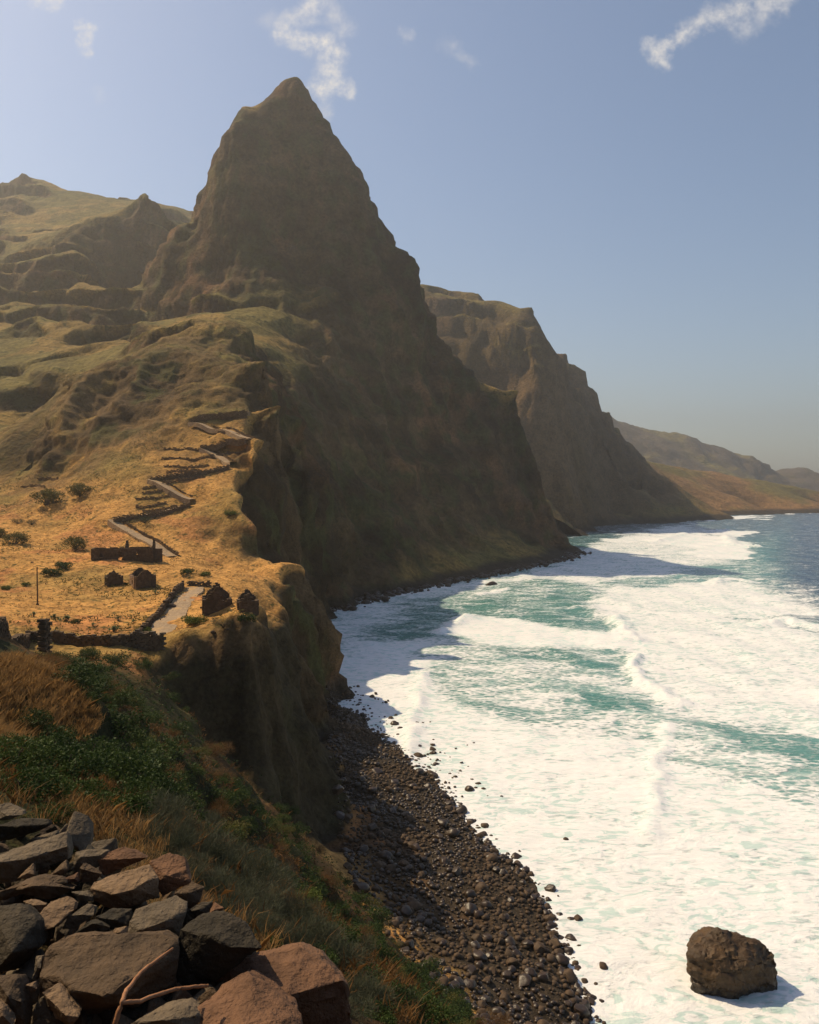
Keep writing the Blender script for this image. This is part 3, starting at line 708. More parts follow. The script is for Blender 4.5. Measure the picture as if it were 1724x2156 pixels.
TERR = [((345,948), (400,946), (430,950)), ((340,968), (405,970), (455,966)), ((345,984), (400,985), (440,980)), ((350,996), (395,992), (420,990)), ((285,1052), (330,1050), (356,1044)), ((300,1040), (330,1036), (350,1032)), ((285,1068), (320,1066), (350,1060)), ((300,1030), (330,1026), (345,1020)),
        ((80,1010), (105,1007), (122,1009)), ((45,1026), (75,1024), (95,1027)), ((430,905), (470,912), (505,917)), ((440,880), (480,884), (520,880)), ((300,1078), (340,1074), (375,1066)), ((440,960), (480,955), (520,945)), ((350,1020), (390,1012), (430,1004))]
TL = ['topmost thin terrace wall on the slope left of the zigzag', 'second thin terrace wall on the slope above the fourth zigzag leg', 'third thin terrace wall on the slope above the fourth zigzag leg', 'lowest thin terrace wall just above the fourth zigzag leg',
      'middle thin terrace wall on the slope left of the third zigzag leg', 'upper thin terrace wall on the slope left of the third zigzag leg', 'lower thin terrace wall just above the second zigzag leg', 'short thin terrace wall beside the top of the third zigzag leg',
      'short upper terrace wall on the golden slope near the round bushes', 'short lower terrace wall on the golden slope near the left edge', 'thin terrace wall between the sixth and seventh zigzag legs', 'thin terrace wall just under the topmost zigzag leg', 'thin terrace wall just above the second zigzag leg end', 'thin terrace wall right of the fifth zigzag leg', 'thin terrace wall right of the third zigzag leg top']
for uv, l in zip(TERR, TL): stone_wall('terrace_wall', snap(on_ground(uv)), .5, l, 'wall', 'terrace walls', thick=.35, mat=M_earthwall)
stone_wall('stone_wall', snap(on_ground([(-30,1342), (60,1349), (140,1354), (230,1360), (310,1352)])), 1.15, 'long low dark stone wall along the front of the golden plateau', thick=.6)
stone_wall('stone_pillar', snap(on_ground([(88,1372), (100,1373)])), 3.2, 'ruined dark stone pillar standing in front of the long plateau wall', 'pillar', thick=.9, length=.6, ragged=.1)
stone_wall('stone_wall', snap(on_ground([(425,1283), (452,1284)])), .6, 'low dark stone wall between the plateau path and the larger cliff ruin', thick=.5)
stone_wall('retaining_wall', snap(on_ground([(278,1362), (318,1368), (345,1366)])), 1.8, 'grey stone retaining wall holding up the near end of the plateau path', thick=.7, mat=M_grey)
stone_wall('stone_wall', snap(on_ground([(280,1232), (325,1236)])), .55, 'tumbled low stone wall in front of the gabled ruin', thick=.5)

# ------------------------------------------------------------------ roofless stone ruins
def wall_panel(name, parent, a, b, top, holes=(), mat=None, thick=.45, course=.17, length=.34):
    """masonry between two ground points, up to top(s) at s metres along it; holes are (s0, s1, z0, z1)"""
    t = b-a; L = t.length; t.normalize(); n = Vector((t.y, -t.x, 0)); rows = []; z = -.7; k = 0
    while z < 6:
        hh = course*random.uniform(.85, 1.15); s = -length*.5*(k % 2)
        while s < L:
            l = length*random.uniform(.7, 1.3); m = min(max(s, 0)+0, L); e2 = min(s+l, L); mid = (m+e2)/2
            if e2-m > .08 and z+hh*.5 < top(mid)*random.uniform(.97, 1.02):
                if not any(h0 < mid < h1 and z0 < z+hh/2 < z1 for h0, h1, z0, z1 in holes):
                    rows.append((a+t*mid+Vector((0, 0, z+hh/2)), t, n, (e2-m)*1.08, thick*random.uniform(.9, 1.08), hh*1.1))
            s += l
        z += hh; k += 1
    V, Fc = stones(rows); return mesh_obj(name, V, Fc, mat or M_stone, parent)
def ruin(u, v, rz, w, d, eave, apex, label, holes=(), broken=0., cross=None, side_mat=None, back_eave=None):
    p = pix(u, v); o = empty('stone_ruin', p, rz); w = w*p.y/FP; eave *= w; apex *= w; broken *= w; back_eave = back_eave*w if back_eave else None
    A, Bq, Cq, Dq = Vector((-w/2, 0, 0)), Vector((w/2, 0, 0)), Vector((w/2, d, 0)), Vector((-w/2, d, 0))
    gab = lambda s, W_=w: eave+(apex-eave)*(1-abs(s-W_/2)/(W_/2))
    def front(s):
        g = gab(s)
        if broken and s > w*.52: g -= broken*math.exp(-((s-w*.72)/(w*.13))**2)
        return g
    wall_panel('front_gable', o, A, Bq, front, holes)
    wall_panel('back_gable', o, Cq, Dq, gab)
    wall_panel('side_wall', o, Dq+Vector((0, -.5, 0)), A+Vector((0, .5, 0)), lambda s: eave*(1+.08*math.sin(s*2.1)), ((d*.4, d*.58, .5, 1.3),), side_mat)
    wall_panel('side_wall', o, Bq+Vector((0, .5, 0)), Cq+Vector((0, -.5, 0)), lambda s: (back_eave or eave)*(1+.1*math.sin(s*1.7+1)))
    return tag(o, label, 'ruin', 'roofless stone ruins on the plateau')
ruin(307, 1237, math.radians(32), 41, 4.4, .56, .98, 'gabled roofless stone ruin with one sunlit side wall, below the long ruin', side_mat=M_pale_wall)
ruin(241, 1232, math.radians(24), 31, 3.0, .55, .92, 'smallest roofless stone hut left of the gabled ruin')
ruin(458, 1286, math.radians(15), 55, 4.6, .42, .96, 'larger of two dark roofless ruins at the cliff edge, its gable broken', broken=.40, back_eave=.36)
ruin(523, 1286, math.radians(15), 38, 3.6, .52, 1.06, 'smaller dark roofless ruin nearest the cliff edge', broken=.25)
def long_ruin():
    p = pix(258, 1179); o = empty('long_stone_ruin', p, math.radians(13)); w = 122*p.y/FP; d, e = w*.4, w*.2
    A, Bq, Cq, Dq = Vector((-w/2, 0, 0)), Vector((w/2, 0, 0)), Vector((w/2, d, 0)), Vector((-w/2, d, 0))
    wall_panel('front_wall', o, A, Bq, lambda s: e+.08*math.sin(s), ((1.6, 2.3, .7, 1.6), (5.4, 6.1, -.1, 1.8), (8.6, 9.2, .9, 1.7)))
    wall_panel('back_wall', o, Cq, Dq, lambda s: e-.1, ((3, 3.8, .8, 1.7),))
    g = lambda s: e+w*.14*(1-abs(s-d/2)/(d/2))
    wall_panel('gable_wall', o, Bq+Vector((0, .5, 0)), Cq+Vector((0, -.5, 0)), g)
    wall_panel('cross_wall', o, Vector((.6, .5, 0)), Vector((.6, d-.5, 0)), g)
    wall_panel('gable_wall', o, Dq+Vector((0, -.5, 0)), A+Vector((0, .5, 0)), lambda s: e)
    wall_panel('annex_wall', o, Vector((w/2+.3, 1.2, 0)), Vector((w/2+1.9, 1.2, 0)), lambda s: 2.3)
    tag(o, 'long roofless stone ruin with window openings at the foot of the zigzag path', 'ruin', 'roofless stone ruins on the plateau')
long_ruin()

def tube(pts, radii, seg=8):
    V = []; Fc = []
    for i, p in enumerate(pts):
        p = Vector(p); t = (Vector(pts[min(i+1, len(pts)-1)])-Vector(pts[max(i-1, 0)])).normalized()
        a = t.orthogonal().normalized() if abs(t.z) < .95 else Vector((1, 0, 0)); bq = t.cross(a)
        for k in range(seg):
            an = 2*math.pi*k/seg; V.append(tuple(p+(a*math.cos(an)+bq*math.sin(an))*radii[i]))
    for i in range(len(pts)-1):
        for k in range(seg): Fc.append((i*seg+k, i*seg+(k+1) % seg, (i+1)*seg+(k+1) % seg, (i+1)*seg+k))
    Fc.append(tuple(range(seg-1, -1, -1))); Fc.append(tuple((len(pts)-1)*seg+k for k in range(seg)))
    return V, Fc
def pole():
    p = pix(79, 1273); o = empty('utility_pole', p)
    V, Fc = tube([(0, 0, -.6), (.01, 0, 1.5), (-.03, 0, 3.4), (-.06, 0, 6.0)], [.13, .12, .11, .09]); mesh_obj('post', V, Fc, M_wood, o)
    V, Fc = tube([(0, 0, -.2), (0, 0, .25)], [.30, .18]); mesh_obj('base_collar', V, Fc, M_stone, o)
    V, Fc = tube([(-.06, 0, 5.95), (-.06, 0, 6.1)], [.12, .07]); mesh_obj('cap', V, Fc, M_wood, o)
    tag(o, 'thin leaning wooden pole standing in the golden plateau grass', 'pole')
pole()

# ------------------------------------------------------------------ plants
def leaf_cloud(n, r, h, size, seed, clumps=16, wiry=0., flat=.5):
    """leaf-sized faces gathered in clumps inside a dome"""
    g = np.random.default_rng(seed)
    th = g.uniform(0, 2*math.pi, clumps); rr = r*np.sqrt(g.uniform(0, 1, clumps))*.82; cz = h*(.25+.62*g.uniform(0, 1, clumps))*np.sqrt(np.clip(1-(rr/r)**2*.8, .1, 1))
    C = np.stack([rr*np.cos(th), rr*np.sin(th), cz], 1); rad = r*g.uniform(.20, .42, clumps)
    k = g.integers(0, clumps, n); d = g.normal(size=(n, 3)); d /= np.linalg.norm(d, axis=1)[:, None]
    Pq = C[k]+d*(rad[k]*g.uniform(.35, 1, n)**.6)[:, None]*np.array([1, 1, .8]); Pq[:, 2] = np.maximum(Pq[:, 2], .03*h)
    a = g.normal(size=(n, 3)); a[:, 2] = a[:, 2]*.6+wiry*1.2; a += d*.7; a /= np.linalg.norm(a, axis=1)[:, None]
    b = np.cross(a, g.normal(size=(n, 3))); b /= np.linalg.norm(b, axis=1)[:, None]
    s = size*g.uniform(.6, 1.35, n)[:, None]; w = s*(flat if not wiry else .09)
    L = s*(1 if not wiry else 2.6)
    V = np.stack([Pq, Pq+a*L*.5+b*w*.5, Pq+a*L, Pq+a*L*.5-b*w*.5], 1).reshape(-1, 3)
    return V, np.arange(4*n).reshape(-1, 4), C
def mesh_np(name, V, Q, mat):
    me = bpy.data.meshes.new(name); me.vertices.add(len(V)); me.vertices.foreach_set('co', V.astype(np.float32).ravel())
    Q = np.asarray(Q); me.loops.add(Q.size); me.loops.foreach_set('vertex_index', Q.ravel().astype(np.int32)); me.polygons.add(len(Q))
    me.polygons.foreach_set('loop_start', (np.arange(len(Q))*Q.shape[1]).astype(np.int32)); me.update(calc_edges=True)
    me.materials.append(mat); return me
def plant(name, mats, n, r, h, size, seed, clumps=16, wiry=0., flat=.5):
    o = empty(name, (0, 0, 0)); V, Q, C = leaf_cloud(n, r, h, size, seed, clumps, wiry, flat)
    data_obj('foliage', mesh_np('foliage', V, Q, mats), parent=o)
    SV = []; SF = []
    for c in C[:min(9, len(C))]:
        v, f_ = tube([(0, 0, -.15*h), (c[0]*.35, c[1]*.35, c[2]*.5), tuple(c)], [.05*r, .03*r, .012*r], 5); b0 = len(SV)
        SV += v; SF += [tuple(i+b0 for i in q) for q in f_]
    mesh_obj('stem', SV, SF, M_wood, o)
    return o
def rosette(name, mat, seed, heads=7, r=.5, h=.6):
    """fleshy plant: stalks that each carry a rosette of long pointed leaves"""
    g = random.Random(seed); o = empty(name, (0, 0, 0)); V = []; Q = []; SV = []; SF = []
    for i in range(heads):
        a = g.uniform(0, 6.28); d = r*g.uniform(0, .75); hh = h*g.uniform(.45, .9)*(1-.4*d/r); c = Vector((d*math.cos(a), d*math.sin(a), hh))
        v, f_ = tube([(c.x*.3, c.y*.3, -.1), tuple(c)], [.05*h, .035*h], 5); b0 = len(SV); SV += v; SF += [tuple(k+b0 for k in q) for q in f_]
        for k in range(16):
            an = k*2.4+g.uniform(-.2, .2); el = math.radians(12+70*k/16); L = h*g.uniform(.34, .5)
            t = Vector((math.cos(an)*math.cos(el), math.sin(an)*math.cos(el), math.sin(el))); s = Vector((-math.sin(an), math.cos(an), 0))*L*.14
            m = c+t*L*.5+Vector((0, 0, L*.05)); b0 = len(V)
            V += [tuple(c+s*.5), tuple(m+s), tuple(c+t*L), tuple(m-s), tuple(c-s*.5)]; Q.append((b0, b0+1, b0+2, b0+3, b0+4))
    mesh_obj('foliage', V, Q, mat, o); mesh_obj('stem', SV, SF, M_wood, o)
    return o
HIDE = []
def place(proto, p, s, rz, label, cat, group, name=None):
    c = copy_tree(proto); c.location = p; c.scale = (s, s, s*random.uniform(.85, 1.1)); c.rotation_euler = (0, 0, rz)
    return tag(c, label, cat, group)
PRO = {
 'round': plant('round_bush', L_olive, 2600, 1., 1.25, .11, 1, 20), 'low': plant('low_bush', L_green, 1800, 1., .8, .12, 2, 16),
 'bright': plant('leafy_bush', L_bright, 1800, 1., .7, .13, 3, 16), 'grey': plant('grey_scrub', L_grey, 1800, 1., .75, .10, 4, 16, .6),
 'pale': rosette('succulent_plant', L_pale, 5), 'pale2': rosette('succulent_plant', L_pale, 6, 10, .6, .6),
}
BUSH = [  # u, v of the foot, width in view units, kind, label
 (97,1062,64,'round','largest round olive bush on the golden slope at left'), (170,1044,52,'round','wide olive bush leaning against the foot of the rocky bluff'),
 (32,1145,52,'round','round olive bush on the red soil near the left edge'), (158,1155,52,'round','dark round bush left of the long ruin'),
 (0,1130,30,'round','round bush cut by the left edge on the red soil'), (135,1196,42,'low','low dark bush in the field above the wooden pole'),
 (38,1102,28,'grey','left of two pale scrubby bushes on the upper golden slope'), (67,1104,30,'grey','right of two pale scrubby bushes on the upper golden slope'),
 (408,1312,54,'bright','bright leafy bush between the plateau path and the larger cliff ruin'), (470,1316,52,'grey','grey scrub on the bare ground below the larger cliff ruin'), (520,1308,40,'low','low dark bush below the smaller cliff ruin'),
 (300,1334,40,'bright','leafy green bush beside the left wall of the plateau path near its start'), (395,1208,36,'low','dark low bush above the upper end of the plateau path'), (430,1212,28,'bright','small leafy bush on the slope right of the path end'),
 (70,1298,27,'pale2','succulent clump alone on the field near the wooden pole'), (116,1304,30,'pale2','left plant of the succulent clump trio on the field'), (138,1308,36,'pale2','middle and biggest plant of the succulent clump trio'), (158,1312,26,'low','dark right plant of the succulent clump trio on the field'),
 (238,1330,36,'pale2','big succulent clump in front of the field near the long wall'), (250,1306,22,'pale','small succulent behind the big clump near the long wall'), (196,1318,20,'pale','small succulent left of the big clump near the long wall'), (190,1300,16,'grey','tiny grey scrub in the middle of the golden field'),
 (328,1250,22,'pale2','succulent at the right foot of the gabled ruin'), (356,1258,20,'pale2','succulent between the gabled ruin and the path wall'), (266,1230,14,'low','small dark plant between the hut and the gabled ruin'), (282,1312,22,'pale','small pale succulent left of the path wall'),
 (320,1306,18,'pale','pale succulent touching the path wall'), (15,1240,24,'bright','bright green plant in the green patch at the left edge'), (55,1232,20,'bright','small green plant left of the wooden pole'), (112,1212,46,'low','long low dark bush just right of the wooden pole top'),
 (305,1100,34,'grey','grey scrub under the second zigzag leg'), (485,1085,30,'bright','green bush near the shaded cliff edge beside the zigzag'), (410,1228,14,'pale','tiny pale succulent at the far end wall of the path'),
]
for u, v, w, kind, lab in BUSH:
    p = pix(u, v)
    if p is None: continue
    s = w*p.y/FP/(2.0 if not kind.startswith('pale') else 1.5)
    cat = {'pale': 'plant', 'pale2': 'plant', 'grey': 'scrub'}.get(kind, 'bush')
    place(PRO[kind], p-Vector((0, 0, .08)), s, random.uniform(0, 6.28), lab, cat, 'plants on the plateau and slopes')

def inside(V, poly): 
    u, v = project(V); return in_poly(u, v, poly)
def scatter(V, mask, n, g):
    i = np.flatnonzero(mask); i = g.choice(i, n, replace=len(i) < n); return V[i]+np.concatenate([g.uniform(-.2, .2, (n, 2)), np.zeros((n, 1))], 1)
g = np.random.default_rng(5)
# scrub mass on the middle slope and in the gully: no one could count it
def scrub_mass(name, base, sizes, mat, label, leaves, leaf, seed, wiry=0.):
    Vs = []; Qs = []; b0 = 0
    protos = [leaf_cloud(leaves, 1., .75, leaf, seed+i, 10, wiry)[:2] for i in range(5)]
    for i, p in enumerate(base):
        V, Q = protos[i % 5]; a = g.uniform(0, 6.28); s = sizes[i]; c, s_ = math.cos(a)*s, math.sin(a)*s
        W_ = np.stack([V[:, 0]*c-V[:, 1]*s_, V[:, 0]*s_+V[:, 1]*c, V[:, 2]*s*g.uniform(.7, 1.1)-.12*s], 1)+p
        Vs.append(W_); Qs.append(Q+b0); b0 += len(V)
    o = data_obj(name, mesh_np(name, np.concatenate(Vs), np.concatenate(Qs), mat)); return tag(o, label, 'scrub', kind='stuff')
allV = np.concatenate([hV, lV[::1]])
B_POLY = [(60,1390),(200,1375),(330,1372),(420,1500),(520,1600),(640,1720),(760,1850),(830,1960),(1080,2170),(700,2300),(400,1800),(200,1500)]
mB = inside(allV, B_POLY) & (allV[:, 1] > 24) & (allV[:, 1] < 96) & (allV[:, 2] > 4.5)
PRO['slope'] = plant('slope_bush', L_green, 2400, 1., .8, .085, 51, 20); PRO['slope2'] = plant('slope_bush', L_green, 2400, 1., .65, .08, 52, 24)
PRO['slopeolive'] = plant('slope_bush', L_olive, 2000, 1., .7, .08, 53, 18); PRO['sloperust'] = plant('dry_bush', L_rust, 2600, 1., .6, .09, 54, 20, .6)
sb = scatter(allV, mB, 290, g)
for i, q_ in enumerate(sb):
    kd = ('slope', 'slope2', 'slope', 'slope2', 'slope', 'slopeolive', 'slope2', 'sloperust')[i % 8]
    u_, v_ = U0+q_[0]/q_[1]*FP, V0-(q_[2]-H)/q_[1]*FP
    sec = 'upper' if v_ < 1550 else ('middle' if v_ < 1780 else 'lower')
    what = {'slopeolive': 'olive bush', 'sloperust': 'dry rust brown bush'}.get(kd, 'dark green bush')
    place(PRO[kd], Vector(q_)-Vector((0, 0, .15)), g.uniform(.6, 1.7), g.uniform(0, 6.28), '%s on the %s part of the steep slope under the plateau' % (what, sec), 'bush', '%ses on the %s steep slope' % (what, sec))
# tufts that roughen the golden ground and the spur
mT = (lN[:, 2] > .78) & (lV[:, 1] > 96) & (lV[:, 2] > 20) & (lV[:, 0] < -14)
pth = inside(lV, [(310,1362),(350,1362),(425,1228),(395,1228)])
tb = scatter(lV, mT & ~pth, 9000, g); nz = fbm(tb[:, 0], tb[:, 1], tb[:, 2]*0, 14., 4)
def tufts(name, base, mat, label, smin, smax, leaves=11):
    Vs, Qs = [], []; pr = [leaf_cloud(leaves, 1., .9, .75, 60+i, 4, .0, .45)[:2] for i in range(6)]; n0 = 0
    for i, q_ in enumerate(base):
        V, Q = pr[i % 6]; s = g.uniform(smin, smax); a = g.uniform(0, 6.28); c, s_ = math.cos(a)*s, math.sin(a)*s
        Vs.append(np.stack([V[:, 0]*c-V[:, 1]*s_, V[:, 0]*s_+V[:, 1]*c, V[:, 2]*s-.05], 1)+q_); Qs.append(Q+n0); n0 += len(V)
    return tag(data_obj(name, mesh_np(name, np.concatenate(Vs), np.concatenate(Qs), mat)), label, 'grass', kind='stuff')
tufts('grass_tufts', tb[nz < .5], L_dead, 'dry golden grass tufts over the plateau and spur', .12, .32)
tufts('grass_tufts', tb[(nz >= .5) & (nz < .57)], L_rust, 'rust brown tufts over the plateau and spur', .15, .4)
tufts('grass_tufts', tb[nz >= .57], L_olive, 'olive green scrub tufts over the plateau and spur', .2, .55)

tq = scatter(allV, mB, 5200, g); nq = fbm(tq[:, 0], tq[:, 1], tq[:, 2], 5., 4)
tufts('scrub_tufts', tq[nq < .5], L_green, 'dark green ground scrub on the steep middle slope', .15, .42)
tufts('scrub_tufts', tq[nq >= .5], L_rust, 'dry brown ground scrub on the steep middle slope', .12, .36)
# near shoulder: leafy bushes, grey wiry scrub, a fleshy plant, dead grass
PRO['near'] = plant('leafy_bush', L_green, 4200, 1., .85, .085, 41, 26)
PRO['near2'] = plant('leafy_bush', L_green, 4200, 1., .75, .075, 42, 24)
PRO['nearbright'] = plant('leafy_bush', L_bright, 3600, 1., .8, .08, 43, 22)
PRO['wiry'] = plant('wiry_scrub', L_grey, 5200, 1., .7, .10, 44, 26, .8)
PRO['wiry2'] = plant('wiry_scrub', L_grey, 5200, 1., .6, .11, 45, 26, .5)
NEAR = [(20,1625,110,'near'), (75,1600,100,'near2'), (130,1640,120,'near'), (185,1615,110,'near2'), (235,1660,120,'near'), (160,1690,110,'near2'), (60,1680,110,'near'), (275,1640,90,'near'), (240,1715,100,'near2'), (20,1580,70,'near2'), (110,1570,70,'near'), (300,1690,90,'near'), (100,1720,70,'near2'), (215,1590,60,'near2'),
        (65,1528,60,'near'), (480,1760,46,'nearbright'), (700,1990,80,'near'), (640,1960,70,'near2'), (560,2000,60,'near'), (760,2075,80,'near2'), (660,2030,70,'near'), (820,2120,80,'near'), (790,2140,70,'near2'), (880,2150,90,'near'), (940,2150,60,'near2'), (150,1780,50,'near2'), (640,1905,60,'nearbright')]
WIRY = [(330,1725,110), (385,1760,110), (350,1790,100), (425,1800,120), (300,1760,80), (470,1830,110), (510,1870,120), (440,1870,100), (545,1915,110), (580,1880,90), (610,1930,100), (480,1925,90), (540,1970,90), (650,1990,110), (600,2000,90), (700,2040,110), (740,2010,80), (760,2110,100), (400,1840,80), (720,2130,100), (840,2140,90), (590,1850,60), (420,1745,70), (520,1810,70)]
for k, (u, v, w, kind) in enumerate(NEAR):
    p = pix(u, v)
    if p is None: continue
    lab = {'nearbright': 'bright green leafy bush among the grey scrub below the rocks'}.get(kind, 'dark green leafy bush on the near slope beyond the rock pile' if u < 330 else 'small dark green bush on the near slope right of the big rocks')
    place(PRO[kind], p-Vector((0, 0, .05)), w*p.y/FP/1.35, random.uniform(0, 6.28), lab, 'bush', 'bright bushes on the near slope' if kind == 'nearbright' else ('leafy bushes left on the near slope' if u < 330 else 'small bushes right on the near slope'))
for k, (u, v, w) in enumerate(WIRY):
    p = pix(u, v)
    if p is None: continue
    place(PRO[('wiry', 'wiry2')[k % 2]], p-Vector((0, 0, .05)), w*p.y/FP/1.5, random.uniform(0, 6.28), 'grey green wiry scrub clump on the near slope below the green bushes', 'scrub', 'wiry scrub on the near slope')
p = pix(300, 1640); place(rosette('succulent_plant', L_pale, 77, 5, .45, 1.) if False else PRO['pale2'], p, 1.5, 1., 'shiny pale green succulent standing above the near slope scrub', 'plant', None)

def blades(name, base, hgt, mat, label, wid=.018, lean=.35, per=5, cat='grass'):
    n = len(base)*per; b = np.repeat(base, per, 0)+np.concatenate([g.normal(0, .06, (n, 2)), np.full((n, 1), -.03)], 1)
    hh = np.repeat(hgt, per)*g.uniform(.6, 1.15, n); a = g.uniform(0, 6.28, n); l = g.normal(.1, lean, (n, 2))
    s = np.stack([np.cos(a), np.sin(a), a*0], 1)*(wid*g.uniform(.7, 1.4, n))[:, None]
    m = b+np.stack([l[:, 0]*hh*.35, l[:, 1]*hh*.35, hh*.6], 1); t = b+np.stack([l[:, 0]*hh, l[:, 1]*hh, hh*.95], 1)
    V = np.stack([b-s, b+s, m+s*.8, t, m-s*.8], 1).reshape(-1, 3)
    o = data_obj(name, mesh_np(name, V, np.arange(5*n).reshape(-1, 5), mat)); return tag(o, label, cat, kind='stuff')
G1 = [(-60,1395),(40,1385),(110,1410),(190,1480),(215,1530),(200,1560),(100,1570),(-60,1570)]
m1 = inside(hV, G1) & (hV[:, 1] > 22) & (hV[:, 1] < 60)
b1 = scatter(hV, m1, 9000, g); blades('dry_grass', b1, g.uniform(.25, .55, len(b1)), L_dead, 'field of dead golden grass on the near hill at left', .012, .4, 6)
G2 = [(-60,1700),(120,1690),(260,1720),(330,1800),(420,1880),(560,2010),(640,2080),(-60,2170)]
m2 = inside(hV, G2) & (hV[:, 1] > 4) & (hV[:, 1] < 15)
b2 = scatter(hV, m2, 1100, g); b2 = b2[fbm(b2[:, 0], b2[:, 1], b2[:, 2], 1.2, 3) > .48]
blades('dry_grass', b2, g.uniform(.08, .22, len(b2)), L_dead, 'dry orange grass tufts between the rock pile and the bushes', .004, .5, 8)
G3 = [(-60,1560),(330,1600),(500,1790),(640,1880),(800,2010),(960,2170),(500,2170),(300,1800),(-60,1720)]
m3 = inside(hV, G3) & (hV[:, 1] > 7) & (hV[:, 1] < 24)
b3 = scatter(hV, m3, 5200, g); b3 = b3[fbm(b3[:, 0], b3[:, 1], b3[:, 2], 2.5, 3) > .44]
blades('dry_grass', b3, g.uniform(.08, .22, len(b3)), L_rust, 'rusty dry grass between the bushes of the near slope', .006, .6, 8)
b4 = scatter(allV, mB, 3800, g); b4 = b4[fbm(b4[:, 0], b4[:, 1], b4[:, 2], 6., 3) > .5]
blades('dry_grass', b4, g.uniform(.25, .6, len(b4)), L_rust, 'rusty grass tufts on the steep middle slope', .02, .6, 6)

# ------------------------------------------------------------------ rocks with the corners that the eye sees
def hull_mesh(name, pts, mat, seed, edge, rough, bev):
    bm = bmesh.new(); [bm.verts.new(p) for p in pts]
    r = bmesh.ops.convex_hull(bm, input=bm.verts)
    bmesh.ops.delete(bm, geom=[e for e in set(r['geom_interior']+r['geom_unused']) if isinstance(e, bmesh.types.BMVert)], context='VERTS')
    bmesh.ops.dissolve_limit(bm, angle_limit=math.radians(9), verts=bm.verts, edges=bm.edges)
    bmesh.ops.bevel(bm, geom=list(bm.edges), offset=bev, segments=2, affect='EDGES', profile=.6, clamp_overlap=True)
    bmesh.ops.triangulate(bm, faces=bm.faces)
    for _ in range(4):
        es = [e for e in bm.edges if e.calc_length() > edge]
        if not es or len(bm.verts) > 4500: break
        bmesh.ops.subdivide_edges(bm, edges=es, cuts=1); bmesh.ops.triangulate(bm, faces=bm.faces)
    bm.normal_update()
    co = np.array([v.co for v in bm.verts]); no = np.array([v.normal for v in bm.verts])
    s = edge*16
    d = (fbm(co[:, 0]+seed, co[:, 1], co[:, 2], s*.55, 5, .55)-.5)*rough*2+(fbm(co[:, 0]+seed, co[:, 1], co[:, 2]*2.2, s*.22, 3, .6, True)-.68)*rough*.9
    co = co+no*d[:, None]
    for v, c in zip(bm.verts, co): v.co = c
    me = bpy.data.meshes.new(name); bm.to_mesh(me); bm.free(); me.materials.append(mat)
    me.polygons.foreach_set('use_smooth', [True]*len(me.polygons)); me.set_sharp_from_angle(angle=math.radians(38))
    return me
def c5(p): return p[0]*.26456, 1660.2+p[1]*.26456
def c6(p): return 364.9+p[0]*.31748, 1660.2+p[1]*.31748
def cS(p): return (1500+p[0]/4.4205)*.9122, (2080+p[1]/4.4205)*.9122
def seen_rock(conv, outline, ridge, mat, label, name='rock', zp=47.0, thick=.8, tilt=1.1, lift=0., rough=.048, fine=17, bev=.014, group='rocks of the near pile', cat='rock', vbase=None, front=True, skirt=0.):
    """outline: corners of the rock against what lies behind; ridge: corners that stand out towards the eye"""
    uv = [conv(p) for p in outline]; vb = max(v for u, v in uv); vt = min(v for u, v in uv)
    ub = (min(u for u, v in uv)+max(u for u, v in uv))/2; wpx = max(u for u, v in uv)-min(u for u, v in uv)
    D = (H-zp)*FP/((vbase or vb)-lift-V0); size = max(wpx, vb-vt)*D/FP
    P3 = []
    rg = sorted((*conv(r_[:2]), r_[2]) for r_ in ridge)
    for u, v in uv:
        dep = D*(1+(vb-v)/FP*tilt)+.18*size
        if front and rg:                       # below the leading edge the face drops straight
            vr = float(np.interp(u, [r_[0] for r_ in rg], [r_[1] for r_ in rg])); off = float(np.interp(u, [r_[0] for r_ in rg], [r_[2] for r_ in rg]))
            if v > vr+3: dep = max(dep-.02*size, D*(1+(vb-vr)/FP*tilt)+.18*size-off*size*.55+.05*size)
        P3.append(Vector(ray(u, v, dep)))
    for q in ridge:
        u, v = conv(q[:2]); P3.append(Vector(ray(u, v, D*(1+(vb-v)/FP*tilt)+.18*size-q[2]*size)))
    c = sum(P3, Vector())/len(P3); back = Vector((0, 1, -.35)).normalized()*thick*size*.62
    for q in list(P3)[:len(uv)]: P3.append(c+(q-c)*.72+back)
    if skirt: P3 += [q+Vector((0, 0, -skirt)) for q in P3[:len(uv)] if q.z < c.z]
    zmin = min(q.z for q in P3); o0 = Vector((c.x, c.y, zmin))
    me = hull_mesh(name, [q-o0 for q in P3], mat, random.uniform(0, 50), size/fine, size*rough, size*bev)
    return tag(data_obj(name, me, o0), label, cat, group)
